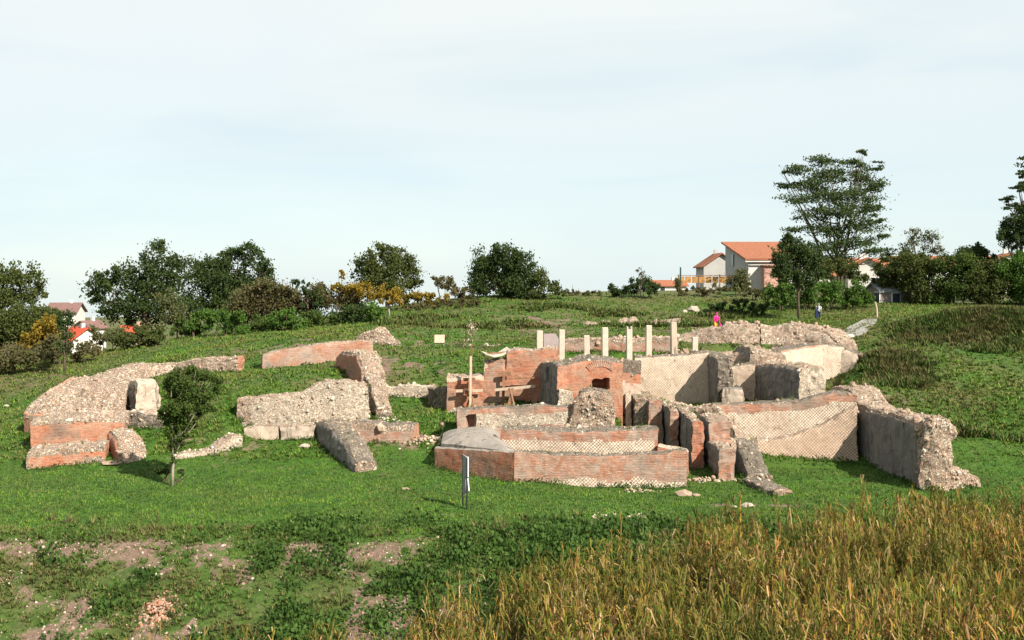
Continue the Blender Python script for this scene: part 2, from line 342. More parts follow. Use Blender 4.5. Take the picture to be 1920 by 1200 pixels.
POLY = []   # (polygon in plan, z, blend width)
def inpoly(X, Y, poly):
    r = np.zeros(X.shape, bool); n = len(poly); j = n - 1
    for i in range(n):
        xi, yi = poly[i]; xj, yj = poly[j]
        c = ((yi > Y) != (yj > Y)) & (X < (xj - xi) * (Y - yi) / (yj - yi + 1e-12) + xi)
        r ^= c; j = i
    return r
POLY.append(([(6.6, 57.6), (17.9, 57.6), (17.6, 61), (15.5, 67.2), (12, 66.9), (7.0, 66.6)], 2.15))
POLY.append(([(6.2, 53.0), (12.6, 54.5), (12.6, 57.7), (10.8, 60.6), (6.1, 61.4)], .25))
POLY.append(([(-3.8, 57.8), (6.0, 57.8), (6.0, 60.4), (2.8, 62.9), (-3.8, 63.3)], 2.0))
POLY.append(([(12.2, 52), (17.9, 53), (17.9, 55.6), (12.2, 55.6)], .05))
POLY.append(([(1.0, 65.2), (11.8, 67.6), (14.0, 73.5), (3.0, 74.9)], 3.8))
POLY.append(([(12.0, 69.5), (15, 71.6), (22, 75), (21.2, 76.5), (12.8, 77.6)], 4.15))
POLY.append(([(-15.2, 58.9), (-10.8, 58.9), (-10.8, 60.2), (-15.2, 60.4)], 1.55))
POLY.append(([(15.6, 67.6), (18.7, 64), (20.5, 67), (22.3, 72.3), (17.5, 72.0), (15.6, 70.5)], 2.55))
def hz(X, Y):
    X = np.atleast_1d(np.asarray(X, float)); Y = np.atleast_1d(np.asarray(Y, float)); sh = X.shape; x = X.ravel(); y = Y.ravel()
    z = np.empty(len(x))
    for i in range(0, len(x), 20000):
        a, b = x[i:i + 20000], y[i:i + 20000]
        d = (a[:, None] - C[None, :, 0]) ** 2 + (b[:, None] - C[None, :, 1]) ** 2
        z[i:i + 20000] = _phi(d) @ _S[:-3] + _S[-3] + _S[-2] * a / 100 + _S[-1] * b / 100
    far = np.clip((np.hypot(x, y - 100) - 350) / 400, 0, 1); z = z * (1 - far) + (-6 - .03 * np.hypot(x, y)) * far
    nw = np.clip((y - 10) / 15, 0, 1)
    rough = np.where((y > 57) & (y < 115), .16, np.where(y < 42, .16, .06))
    z += nw * (rough * n2(x, y, .35, 3, 3) + .05 * n2(x, y, 1.3, 9, 2))
    bk = np.clip((6 - x) / 9, 0, 1) * (np.clip((40.6 - y) / 7.5, 0, 1) ** 1.15) * np.clip((y - 17) / 9, 0, 1); z -= 2.1 * bk
    z += .5 * np.exp(-((x - 27) / 6) ** 2 - ((y - 72) / 5) ** 2) * (x > 22) * np.clip((x - 22) / 4, 0, 1) + np.clip((x - 22) / 6, 0, 1) * .35 * n2(x, y, .22, 33, 3) * (y > 58)
    for poly, pz in POLY:
        m = inpoly(x, y, poly); z = np.where(m, pz + .04 * n2(x, y, 1., 5, 2), z)
    return z.reshape(sh)
def h1(x, y): return float(hz(x, y)[0])

def grade(a, b, d0, d1, n_out):
    core = np.arange(a, b + 1e-6, d0)
    st = d0 * (d1 / d0) ** (np.arange(1, n_out + 1) / n_out * 1.0)
    # geometric growth outward
    g = []; s = d0; p = 0
    while p < d1: s *= 1.18; p += s; g.append(p)
    return core, np.array(g)
cx, gx = grade(-30, 30, .33, 1500, 0); xs = np.concatenate([(-30 - gx)[::-1], cx, 30 + gx])
cy, gy = grade(26, 112, .36, 2500, 0)
ys = np.concatenate([np.arange(-40, 26, 1.5), cy, 112 + gy])
GX, GY = np.meshgrid(xs, ys); GZ = hz(GX, GY)
nx_, ny_ = len(xs), len(ys)
idx = np.arange(nx_ * ny_).reshape(ny_, nx_)
gf = np.stack([idx[:-1, :-1], idx[:-1, 1:], idx[1:, 1:], idx[1:, :-1]], -1).reshape(-1, 4)

MAIZE_EDGE = [(-13.0, 26.0), (-7.0, 29.0), (-2.6, 31.8), (1.4, 34.6), (5.5, 35.4), (9.8, 36.9), (14, 38.6), (18.8, 40.0), (32, 42.5), (32, 16), (-13.0, 16)]
def soil_fn(X, Y):
    """bare earth, 0..1"""
    px = 960 + X * F / np.maximum(Y, 5)
    a = n2(X + .5 * Y, Y * .8 - .3 * X, .42, 21, 5) + .6 * n2(X, Y * .55, 1.1, 24, 4)
    b = n2(X, Y, .13, 31, 2)
    band = np.clip((40.6 - Y) / .8, 0, 1) * np.clip((1250 - px) / 500, .15, 1)
    strip = np.exp(-((Y - (39.3 - .02 * X)) / .9) ** 2) * np.clip((800 - px) / 200, 0, 1)
    strip2 = np.exp(-((Y - 33.5) / 1.6) ** 2) * np.clip((1100 - px) / 200, 0, 1) * .6
    s = np.clip((a * .8 + .55 * n2(X, Y * .6, 2.3, 23, 3) + .25 * b - .12 + .34 * strip + .18 * strip2) * 2.6, 0, .9) * band
    hill = np.clip((n2(X, Y, .4, 41, 4) - .16) * 5, 0, 1)
    def blob(cx_, cy_, rx, ry): return np.exp(-((X - cx_) / rx) ** 2 - ((Y - cy_) / ry) ** 2)
    hs = 0
    for q in ((760, 690, 70.5, 3.6, 2.6), (1060, 600, 93, 6, 4), (1220, 600, 90, 7, 4.5), (1840, 618, 78, 3.4, 1.6), (1500, 645, 78, 5, 4), (760, 642, 80, 5, 2), (1160, 615, 88, 10, 3),
              (550, 640, 77, 5, 1.6), (820, 830, 57.5, 3, 1), (400, 830, 57.5, 2.5, 1), (1640, 740, 64, 2, 1.5), (1190, 970, 43.2, 2.2, 1.0), (1400, 940, 46, 2.4, .4)):
        hs = np.maximum(hs, blob(XW(q[0], q[2]), q[2], q[3], q[4]))
    return np.clip(np.maximum(s, np.clip(hs * 1.5, 0, 1) * np.clip((n2(X, Y, .7, 51, 4) + .8 * n2(X, Y, 2.2, 52, 2) + .08) * 3, 0, 1)), 0, 1)
def dry_fn(X, Y):
    px = 960 + X * F / np.maximum(Y, 5)
    d = np.clip((300 - px) / 150, 0, 1) * np.clip((Y - 70) / 6, 0, 1)
    d = np.maximum(d, .75 * np.clip((Y - 84) / 14, 0, 1) * np.clip((n2(X, Y, .16, 61, 3) + .25) * 2.5, 0, 1))
    d = np.maximum(d, .5 * np.clip((Y - 62) / 8, 0, 1) * np.clip((n2(X, Y, .25, 71, 3) + .1) * 2.5, 0, 1))
    d = np.maximum(d, .7 * np.clip((Y - 57) / 6, 0, 1) * np.clip((n2(X, Y, .5, 83, 4) - .02) * 4, 0, 1))
    return np.maximum(d, .35 * np.clip((41.5 - Y) / 3, 0, 1) * np.clip(.5 + 1.5 * n2(X, Y, .35, 63, 3), 0, 1))
att = {'soil': soil_fn(GX, GY).ravel(), 'dry': dry_fn(GX, GY).ravel(), 'field': (inpoly(GX, GY, MAIZE_EDGE) | (GY < 21)).astype(float).ravel()}
m = Mat('grassland', .95); P = m.pos
g = m.mix(m.rng(m.noise(P, .8, 5, .65), .35, .65), (.036, .095, .008), (.018, .058, .007))
g = m.mix(m.rng(m.noise(m.scale(P, (1, 2.2, 1)), 3.2, 4, .7), .45, .68, 0., .8), g, (.068, .13, .015))
g = m.mix(m.rng(m.noise(P, .23, 4, .6), .45, .7, 0., .55), g, (.06, .085, .016))
dryc = m.mix(m.rng(m.noise(P, 1.4, 5, .7), .35, .62), (.15, .11, .055), (.055, .062, .020))
g = m.mix(m.attr('dry'), g, dryc)
so = m.mix(m.rng(m.noise(P, 3.5, 5, .7), .35, .65), (.135, .082, .062), (.20, .135, .105))
so = m.mix(m.rng(m.noise(P, 9, 4, .7), .55, .66, 0., .7), so, (.06, .05, .025))
sf = m.rng(m.math('ADD', m.attr('soil'), m.math('ADD', m.rng(m.noise(m.scale(P, (1, .6, 1)), 3.6, 6, .8), .3, .7, -.75, .75), m.rng(m.noise(m.scale(P, (1, .6, 1)), 1.3, 3, .6), .3, .7, -.35, .35))), .36, .80)
g = m.mix(sf, g, so); g = m.mix(m.attr('field'), g, (.045, .035, .02))
m.bump(m.noise(m.scale(P, (1, 1, 1)), 2.2, 6, .7), 1., .22)
M['ground'] = m.out(g)
ground = mesh('ground', np.stack([GX.ravel(), GY.ravel(), GZ.ravel()], 1), gf, M['ground'], smooth=True, attrs=att)
tag(ground, kind='structure')

# ------------------------------------------------------------------ ruined walls
def brick_holes(P3): return 0
RUB = ('rubble', 'rubble_grey', 'rubble_white')
PART = {'brick': 'brick_facing', 'brick_pale': 'brick_facing', 'brick_orange': 'brick_facing', 'retic': 'reticulate_facing', 'retic_faded': 'reticulate_facing', 'retic_pink': 'reticulate_facing',
        'rubble': 'rubble_core', 'rubble_grey': 'rubble_core', 'rubble_white': 'rubble_facing', 'plaster': 'plaster_facing', 'plaster_pale': 'plaster_facing', 'mortar_cap': 'mortar_capping'}
AMP = {'brick': .022, 'brick_pale': .026, 'brick_orange': .022, 'retic': .025, 'retic_faded': .035, 'retic_pink': .03, 'rubble': .12, 'rubble_grey': .12, 'rubble_white': .045, 'plaster': .08, 'plaster_pale': .06, 'mortar_cap': .05}
def grid_quads(a, b):
    i = np.arange((a + 1) * (b + 1)).reshape(a + 1, b + 1)
    return np.stack([i[:-1, :-1], i[1:, :-1], i[1:, 1:], i[:-1, 1:]], -1).reshape(-1, 4)
NW = [0]; WP = []
def wall(name, label, cat, st, thick, front='brick', top='rubble', back='rubble', ends=('rubble', 'rubble'), batter=0., cell=.15, holes=(), stones=5., rag=.10,
         depth=.5, rnd=.06, group=None, slope_back=0., base=None, world=False, big=0, erode=0., dz=0.):
    NW[0] += 1; sd = NW[0] * 17
    st = [tuple(s) if len(s) > 3 else (*s, thick) for s in st]
    if world: P2 = np.array([[s[0], s[1]] for s in st], float); zt = np.array([s[2] for s in st], float)
    else: P2 = np.array([[XW(s[0], s[1]), s[1]] for s in st], float); zt = np.array([ZW(s[2], s[1]) for s in st], float)
    zt = zt + dz
    th = np.array([s[3] for s in st], float)
    seg = np.diff(P2, axis=0); sl = np.linalg.norm(seg, axis=1); nrm = np.stack([-seg[:, 1], seg[:, 0]], 1) / sl[:, None]
    NN = np.zeros_like(P2); NN[:-1] += nrm; NN[1:] += nrm; NN /= np.linalg.norm(NN, axis=1)[:, None]
    for i in range(1, len(P2) - 1): NN[i] /= max(.6, float(NN[i] @ nrm[i]))
    cu = np.concatenate([[0], np.cumsum(sl)]); LT = cu[-1]
    nu = max(2, int(round(LT / cell)))
    if len(P2) == 2: us = np.linspace(0, LT, nu + 1)
    else: us = np.concatenate([np.linspace(cu[i], cu[i + 1], max(1, int(round(sl[i] / cell))) + 1)[(0 if i == 0 else 1):] for i in range(len(sl))]); nu = len(us) - 1
    def at(u, A): return np.stack([np.interp(u, cu, A[:, k]) for k in range(A.shape[1])], -1) if A.ndim == 2 else np.interp(u, cu, A)
    Fp = at(us, P2); Nn = at(us, NN); T = at(us, th); Z = at(us, zt)
    q = np.stack([us, np.full(nu + 1, sd * 1.3), np.zeros(nu + 1)], 1)
    Z = Z + rag * (fbm(q, .9, sd, 3) * .8 + vn(q, 3.1, sd + 5) * .35) + rag * .5 * (np.floor(vn(q, 1.7, sd + 9) * 3) / 3)
    if base is None:
        zb = np.minimum(hz(Fp[:, 0] - Nn[:, 0] * batter, Fp[:, 1] - Nn[:, 1] * batter), hz(Fp[:, 0] + Nn[:, 0] * .5, Fp[:, 1] + Nn[:, 1] * .5)) - depth
    else: zb = np.full(nu + 1, float(base))
    H = float(np.max(Z - zb)); nv = max(2, int(round(H / cell))); nw = max(2, int(round(float(th.max()) / cell)))
    def pos(i, v, w, amp):
        """i index arrays along, v,w in 0..1"""
        i = np.asarray(i); x = Fp[i, 0] + Nn[i, 0] * (w * T[i] - batter * (1 - v) * (1 - w)); y = Fp[i, 1] + Nn[i, 1] * (w * T[i] - batter * (1 - v) * (1 - w))
        hgt = Z[i] - zb[i]; z = zb[i] + v * hgt
        e = np.abs(2 * w - 1) ** 6; d_top = (1 - v) * hgt
        z = z - rnd * e * np.exp(-d_top / .25) - slope_back * w * np.exp(-d_top / .6)
        inset = rnd * .5 * np.exp(-d_top / .2) * np.sign(.5 - w) * e
        x = x + Nn[i, 0] * inset; y = y + Nn[i, 1] * inset
        p = np.stack([x, y, z], 1)
        a = np.asarray(amp)
        if erode:   # ragged ends
            ee = np.minimum(us[i], LT - us[i]); ev = erode * np.exp(-ee / .5) * vn(p, 1.1, sd + 3)
            t = (P2[-1] - P2[0]) / np.linalg.norm(P2[-1] - P2[0]); p[:, 0] += t[0] * ev; p[:, 1] += t[1] * ev
        n = np.stack([fbm(p, 1.5, sd + 1, 3), fbm(p, 1.5, sd + 2, 3), fbm(p, 1.5, sd + 4, 3)], 1) * 1.0 + .8 * np.stack([vn(p, .75, 87), vn(p, .75, 88), vn(p, .75, 89)], 1) + .6 * np.stack([vn(p, 5, 77), vn(p, 5, 78), vn(p, 5, 79)], 1)
        return p + n * a[:, None]
    def ampkey(key): return AMP[key] if isinstance(key, str) else .04
    fk = front
    # amplitude field continuous across sides: depends only on v (top vertices rougher) and w
    af = ampkey(front); at_ = AMP[top]; ab = AMP[back]
    def amp(v, w, i):
        hgt = Z[i] - zb[i]; k = np.exp(-((1 - v) * hgt) / .18)
        side = af * (1 - w) + ab * w
        e0 = np.exp(-us[i] / .12) * max(0, AMP[ends[0]] - .04); e1 = np.exp(-(LT - us[i]) / .12) * max(0, AMP[ends[1]] - .04)
        return side * (1 - k) + (at_ * .6) * k + (e0 + e1) * .6
    WP.append((Fp, Nn, T, Z, batter, front if isinstance(front, str) else 'mixed'))
    parts = {}
    def put(key, P_, quads, uv):
        parts.setdefault(key, []).append((P_, quads, uv))
    def sidegrid(kind, n1, n2):
        a, b = np.meshgrid(np.arange(n1 + 1), np.arange(n2 + 1), indexing='ij'); a = a.ravel(); b = b.ravel()
        if kind == 'front': i, v, w = a, b / n2, np.zeros(len(a))
        if kind == 'back': i, v, w = n1 - a, b / n2, np.ones(len(a))
        if kind == 'top': i, v, w = a, np.ones(len(a)), b / n2
        if kind == 'end0': i, v, w = np.zeros(len(a), int), b / n2, 1 - a / n1
        if kind == 'end1': i, v, w = np.full(len(a), nu), b / n2, a / n1
        p = pos(i, v, w, amp(v, w, i))
        if kind == 'front':
            for (u0, u1, z0, z1, dp) in holes:
                zz = p[:, 2]; mk = (us[i] > u0) & (us[i] < u1) & (zz > z0) & (zz < z1)
                p[mk, 0] += Nn[i[mk], 0] * dp; p[mk, 1] += Nn[i[mk], 1] * dp
        return i, v, w, p, grid_quads(n1, n2)
    for kind, n1, n2_, key in (('front', nu, nv, front), ('back', nu, nv, back), ('top', nu, nw, top), ('end0', nw, nv, ends[0]), ('end1', nw, nv, ends[1])):
        i, v, w, p, qd = sidegrid(kind, n1, n2_)
        if kind in ('front', 'back'): uv = np.stack([us[i], p[:, 2]], 1)
        elif kind == 'top': uv = np.stack([us[i], w * T[i]], 1)
        else: uv = np.stack([w * T[i], p[:, 2]], 1)
        if kind == 'top': qd = qd
        if isinstance(key, str): put(key, p, qd, uv)
        else:
            fc = qd.mean(1); cu_ = us[i][qd].mean(1); cz = p[qd][:, :, 2].mean(1); dt = (Z[i] - zb[i])[qd].mean(1) * (1 - v[qd].mean(1)); cxx = p[qd][:, :, 0].mean(1)
            jit = .10 * vn(p[qd].mean(1), 1.6, sd + 30)
            keys = np.array([key(a, b, c, d) for a, b, c, d in zip(cu_ + jit, cz + jit, dt + jit, cxx)])
            for kk in np.unique(keys): put(str(kk), p, qd[keys == kk], uv)
    root = empty(name, (float(P2[:, 0].mean()), float(P2[:, 1].mean()), float(zb.mean())), label, cat, group)
    inv = np.array(root.location)
    allq = []
    for key, lst in parts.items():
        V = []; Q = []; U = []; n = 0
        for p, qd, uv in lst:
            used = np.unique(qd); rm = np.full(len(p), -1); rm[used] = np.arange(len(used))
            V.append(p[used]); Q.append(rm[qd] + n); n += len(used); U.append(uv[qd].reshape(-1, 2))
        V = np.concatenate(V) - inv; Q = np.concatenate(Q); U = np.concatenate(U)
        mesh(PART[key], V, Q, M[key], root, uv=U)
        if key in RUB: allq.append(V[Q])
    if stones and allq:
        qv = np.concatenate(allq); ar = .5 * np.linalg.norm(np.cross(qv[:, 1] - qv[:, 0], qv[:, 3] - qv[:, 0]), axis=1) * 2
        n = int(ar.sum() * stones * (.45 if front == 'rubble_white' or name == 'white_wall' else .55))
        if n > 3:
            pk = rng.choice(len(qv), n, p=ar / ar.sum()); t = rng.random((n, 2, 1))
            ps = (qv[pk, 0] * (1 - t[:, 0]) + qv[pk, 1] * t[:, 0]) * (1 - t[:, 1]) + (qv[pk, 3] * (1 - t[:, 0]) + qv[pk, 2] * t[:, 0]) * t[:, 1]
            s = .022 + rng.gamma(1.7, .018, n); s = s * (1 + (rng.random(n) > .93) * .6)
            sc = s[:, None] * rng.uniform(.7, 1.4, (n, 3))
            v_, f_ = scatter(ICO_V, ICO_F, ps, sc, rrot(n))
            v_ += .18 * s.repeat(12)[:, None] * np.stack([vn(v_, 9, 1), vn(v_, 9, 2), vn(v_, 9, 3)], 1)
            o = mesh('rubble_stones', v_, f_, M['stone_white'] if front == 'rubble_white' else M['stone'], root); o['kind'] = 'stuff'
    # larger stones one can pick apart on the broken top
    for k in range(big):
        j = rng.integers(0, nu + 1); w = rng.uniform(.15, .85)
        x = Fp[j, 0] + Nn[j, 0] * w * T[j]; y = Fp[j, 1] + Nn[j, 1] * w * T[j]
        o = bpy.data.objects.new('stone', BIGST[k % 4]); COL.objects.link(o); o.parent = root
        o.location = (x - inv[0], y - inv[1], Z[j] + .02 - inv[2]); o.scale = tuple(rng.uniform(.7, 1.3, 3) * rng.uniform(.12, .2)); o.rotation_euler = tuple(rng.uniform(0, 3, 3))
    return root
BIGST = []
for k in range(4):
    me_o = mesh('stone', ICO_V * (1 + .3 * rng.random((12, 1))) * [1.3, 1, .8], ICO_F, M['stone']); BIGST.append(me_o.data); bpy.data.objects.remove(me_o)

WL = 'ruined wall'
# ---- the fountain block in front
def f_front(u, z, d, x):
    if x > 1.9 + .35 * math.sin(x * 1.7) and z < .36 + .08 * math.sin(x * 2.3): return 'retic'
    return 'brick_pale'
wall('basin_wall', 'long low brick wall at the very front, with a strip of pale stones showing under its right half', WL,
     [(965, 50.9, 846), (1040, 50.8, 851), (1130, 50.7, 853), (1215, 50.6, 850), (1287, 50.5, 846)], .75, f_front, 'rubble_grey', ends=('brick_pale', 'brick'), rag=.05, stones=6, depth=.5)
wall('basin_wall', 'dark red brick wall turning away left from the front corner, under the grey mortar cap', WL,
     [(815.5, 54.2, 838), (890, 52.5, 842), (965, 50.9, 846)], .7, 'brick', 'mortar_cap', ends=('brick', 'brick'), rag=.03, stones=2)
# mortar capped platform
a = np.array([[-3.6, 54.2], [-1.9, 52.75], [-.15, 51.35], [.1, 52.0], [-.7, 54.2], [-.6, 58.5], [-2.4, 59.5], [-3.7, 57.6]])
def platform(name, label, poly, z0, dome, key, zbot, seed=1, cell=.18):
    poly = np.asarray(poly, float); c = poly.mean(0)
    nr = 16; per = []
    for i in range(len(poly)):
        p, q = poly[i], poly[(i + 1) % len(poly)]; k = max(2, int(np.linalg.norm(q - p) / cell))
        per.append(p + (q - p) * np.linspace(0, 1, k, endpoint=False)[:, None])
    per = np.concatenate(per); n = len(per); V = [np.array([[c[0], c[1], z0 + dome]])]
    for r in range(1, nr + 1):
        t = r / nr; p = c + (per - c) * t
        z = z0 + dome * (1 - t ** 2.2) + .10 * n2(p[:, 0], p[:, 1], .9, seed, 3); V.append(np.c_[p, z])
    V.append(np.c_[per, np.full(n, zbot)]); V = np.concatenate(V)
    k = np.arange(n); k1 = (k + 1) % n
    tri = np.stack([np.zeros(n, int), 1 + k, 1 + k1], 1)
    qd = np.concatenate([np.stack([1 + r * n + k, 1 + (r + 1) * n + k, 1 + (r + 1) * n + k1, 1 + r * n + k1], 1) for r in range(nr)])
    return tag(mesh(name, V, [tri, qd], M[key], smooth=False, uv=None), label, 'masonry')
platform('mortar_cap', 'smooth grey mortar capping spread over the left front corner of the brick basin', a, 1.60, .50, 'mortar_cap', .8)
def b_front(u, z, d, x):
    if d < .55: return 'brick_pale'
    if x < 7.0 and d < 1.15: return 'retic'
    if x < 7.0: return 'rubble_white'
    return 'brick'
wall('step_wall', 'second low wall of the stepped basin, a white band of net pattern stones under pink brick', WL,
     [(940, 53.6, 803), (1040, 53.3, 806), (1140, 53.1, 806), (1233, 53.0, 802)], 1.3, b_front, 'rubble_grey', ends=('brick', 'brick'), rag=.05, stones=5, depth=.6)
wall('step_wall', 'small brick step at the right foot of the white banded basin wall', WL,
     [(1233, 52.6, 836), (1247, 52.5, 838), (1290, 52.4, 846)], .9, 'brick', 'rubble_white', ends=('brick', 'brick'), rag=.05)
def c_front(u, z, d, x):
    if d < .35: return 'brick_pale'
    if d < 1.05 and u > .8: return 'rubble_white'
    return 'brick_pale'
wall('chamber_wall', 'third wall of the stepped basin, rubble stones between two brick bands, narrow opening at its left end', WL,
     [(857, 57.0, 767), (960, 57.0, 762), (1070, 57.0, 758), (1150, 57.0, 756)], .8, c_front, 'rubble_grey', ends=('brick_orange', 'brick'), rag=.05, holes=[(.52, .95, 1.2, 2.62, .6)], stones=5)
wall('rubble_pier', 'round topped grey rubble stump standing on the basin wall before the arched brick front', 'rubble stump',
     [(1070, 56.7, 772), (1076, 56.6, 748), (1090, 56.6, 733), (1110, 56.6, 729), (1135, 56.6, 732), (1150, 56.6, 742), (1156, 56.7, 762)], 1.3, 'rubble', 'rubble_grey', rag=.05, base=1.6, stones=12, rnd=.15)
# ---- brick fronts in the middle
wall('brick_chamber', 'projecting brick block with a relieving arch over a small dark opening', 'ruined building',
     [(1046, 60.2, 683), (1100, 60.2, 676), (1168, 60.2, 678)], 4.0, 'brick_orange', 'rubble_grey', ends=('plaster', 'brick'), rag=.09, holes=[(1.93, 2.9, 3.68, 4.24, 1.1)], stones=3)
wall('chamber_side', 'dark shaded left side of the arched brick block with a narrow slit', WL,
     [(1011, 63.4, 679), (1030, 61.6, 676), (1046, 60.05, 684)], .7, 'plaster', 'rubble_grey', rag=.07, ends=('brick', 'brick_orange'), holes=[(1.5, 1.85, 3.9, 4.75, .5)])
wall('rubble_buttress', 'whitish rubble patch at the foot of the brick block left of the round stump', 'rubble stump',
     [(1049, 59.7, 728), (1075, 59.7, 735)], .6, 'rubble_white', 'rubble_white', rag=.1, base=1.8)
def e2(u, z, d, x): return 'rubble_grey' if d < .75 else ('brick_orange' if d < 1.3 else ('plaster_pale' if d < 2.2 else 'retic_faded'))
wall('brick_return', 'narrow set back wall piece of layered bricks right of the arched brick block', WL,
     [(1168, 61.5, 672), (1203, 61.5, 680)], 1.2, e2, 'rubble_grey', ends=('brick', 'rubble'), rag=.08)
def d_front(u, z, d, x):
    if d < .28 and u < 2.4: return 'retic_faded'
    if 2.25 < u < 3.35 and z < 5: return 'brick_pale'
    return 'brick_orange'
wall('shored_wall', 'orange brick wall with timber shoring, stepping up from left to right', WL,
     [(838, 63.4, 706), (908, 63.2, 703), (910, 63.2, 678), (948, 63.2, 672), (950, 63.2, 657), (1046, 63.0, 652)], 1.6, d_front, 'rubble', ends=('brick', 'brick'), rag=.08, stones=5, holes=[(3.35, 3.5, 4.5, 5.8, .12)])
wall('stone_footing', 'heap of white stones at the left foot of the orange brick wall', 'rubble stump',
     [(834, 62.6, 772), (862, 62.4, 764)], .8, 'rubble_white', 'rubble_white', rag=.12, stones=22)
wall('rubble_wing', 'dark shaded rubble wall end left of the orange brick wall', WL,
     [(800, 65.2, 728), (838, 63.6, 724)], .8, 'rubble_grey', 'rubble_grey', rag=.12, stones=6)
# ---- back net-pattern wall
wall('reticulate_wall', 'tall cream wall of net pattern stones below the row of concrete posts', WL,
     [(1188, 66.3, 668), (1230, 66.2, 666), (1290, 66.1, 664), (1326, 66.0, 658), (1346, 66, 664)], 1.4, 'retic_faded', 'rubble_grey', ends=('rubble', 'rubble'), rag=.1, stones=6)
wall('corner_pier', 'dark weathered pier beside the narrow black gap in the back wall', 'masonry pier',
     [(1326, 66.2, 662), (1345, 63.8, 672)], 1.0, 'plaster', 'rubble_grey', rag=.15, ends=('rubble', 'rubble_grey'))
wall('low_block', 'low square block of pinkish masonry right of the black gap', 'masonry pier',
     [(1355, 63.0, 728), (1392, 62.8, 728)], 1.2, 'plaster_pale', 'plaster', rag=.03, rnd=.04)
wall('plaster_wall', 'short pale plastered wall lit by the sun between two shaded faces', WL,
     [(1352, 67.5, 697), (1378, 67.3, 686), (1416, 67.0, 680)], 1.2, 'retic_faded', 'rubble_grey', rag=.12)
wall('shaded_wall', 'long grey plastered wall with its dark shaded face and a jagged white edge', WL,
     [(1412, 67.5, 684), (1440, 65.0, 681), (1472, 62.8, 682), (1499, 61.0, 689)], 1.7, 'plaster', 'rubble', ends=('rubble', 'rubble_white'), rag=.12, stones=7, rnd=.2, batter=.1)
wall('rubble_pier', 'rubble mass sloping down from the jagged end of the dark shaded wall', 'rubble stump',
     [(1508, 61.5, 700), (1530, 61.5, 716), (1562, 62.0, 738)], 2.0, 'rubble', 'rubble', rag=.2, stones=9, batter=.4, rnd=.3)
# ---- upper rubble mass
wall('rubble_bank', 'broad rubble wall left of the vertical crack on the upper terrace', 'rubble wall',
     [(1262, 79, 634), (1300, 79, 624), (1345, 78.5, 611), (1385, 78.2, 605), (1423, 78, 606)], 2.2, 'rubble', 'rubble', batter=1.4, rag=.2, stones=9, big=6, rnd=.3)
wall('rubble_bank', 'rubble wall right of the vertical crack on the upper terrace, below the small leafy tree', 'rubble wall',
     [(1427, 78, 611), (1470, 77.6, 612), (1510, 77, 608), (1545, 76, 620), (1566, 75, 642)], 2.2, 'rubble', 'rubble', batter=1.3, rag=.2, stones=9, big=6, rnd=.3)
wall('curved_facing', 'smooth pale curved wall running down into the grass bank at right', WL,
     [(1462, 72.4, 658), (1500, 73.2, 648), (1540, 73.6, 645), (1578, 73.4, 648), (1606, 72.6, 664)], 1.4, lambda u, z, d, x: 'brick_pale' if (d < .2 and u < 3.4) else 'retic_faded', 'rubble_grey', rag=.1, batter=.7, stones=5)
wall('rubble_saddle', 'rough rubble saddle sloping between the notch and the curved pale wall', 'rubble wall',
     [(1335, 73.0, 668), (1365, 72.6, 662), (1392, 71.8, 658), (1430, 71.3, 660), (1470, 71.0, 662)], 3.4, 'rubble', 'rubble', batter=2.2, rag=.25, stones=8)
wall('dark_fin', 'short dark round topped fin below the broad rubble wall', 'masonry pier',
     [(1376, 75.5, 652), (1386, 73.2, 645), (1404, 70.0, 654)], 1.1, 'plaster', 'rubble', rag=.1, rnd=.3)
# ---- terrace wall behind the posts
wall('terrace_wall', 'low pink brick wall with a rubble top seen between the concrete posts', WL,
     [(1040, 75.5, 640), (1090, 75.3, 634), (1150, 75.0, 632), (1180, 74.8, 635), (1272, 74.4, 630)], 1.2, lambda u, z, d, x: 'rubble' if d < .35 else 'brick_pale', 'rubble', rag=.12, stones=9, big=4)
wall('terrace_wall', 'low orange brick wall left of the concrete posts, by the panel stand', WL,
     [(840, 79.5, 651), (880, 79, 648), (934, 78.5, 646)], .8, 'brick_orange', 'rubble', rag=.06, stones=5)
wall('footing', 'thin line of footing stones running left to the white chair shaped stand', 'footing',
     [(700, 79.6, 650), (760, 79.6, 653), (838, 79.5, 651)], .7, 'rubble', 'rubble', rag=.06, depth=.3)
wall('upper_bank_wall', 'crumbling earth coloured wall on the bank above the concrete posts', 'rubble wall',
     [(1060, 92, 612), (1110, 92, 604), (1160, 91, 600), (1215, 90.5, 598), (1268, 90, 598)], 1.2, 'rubble', 'rubble', rag=.35, stones=2, batter=1.8, erode=.8)
# ---- the court at right
def k_front(u, z, d, x): return 'brick_pale' if d < .50 else 'retic'
wall('reticulate_wall', 'court wall of black and white net pattern with a brick band along its top', WL,
     [(1338, 57.6, 758), (1420, 57.4, 756), (1500, 57.2, 752), (1560, 57.0, 735), (1606, 56.8, 738)], 1.1, k_front, 'rubble_grey', ends=('rubble', 'rubble'), rag=.06, stones=5)
wall('reticulate_ledge', 'projecting lower layer of net pattern wall with a top edge that rises towards the right', WL,
     [(1366, 56.7, 824), (1440, 56.6, 822), (1490, 56.5, 815), (1545, 56.4, 795), (1585, 56.3, 770), (1606, 56.2, 760)], .5, 'retic_pink', 'rubble', rag=.06, stones=3, batter=.15)
wall('rubble_pier', 'rubble shoulder at the left end of the net pattern court wall', 'rubble stump',
     [(1310, 57.9, 762), (1345, 57.4, 760), (1372, 57.0, 790), (1380, 56.9, 812)], .9, 'rubble', 'rubble', rag=.15, stones=14)
def l_front(u, z, d, x): return 'plaster' if d > .15 else 'rubble'
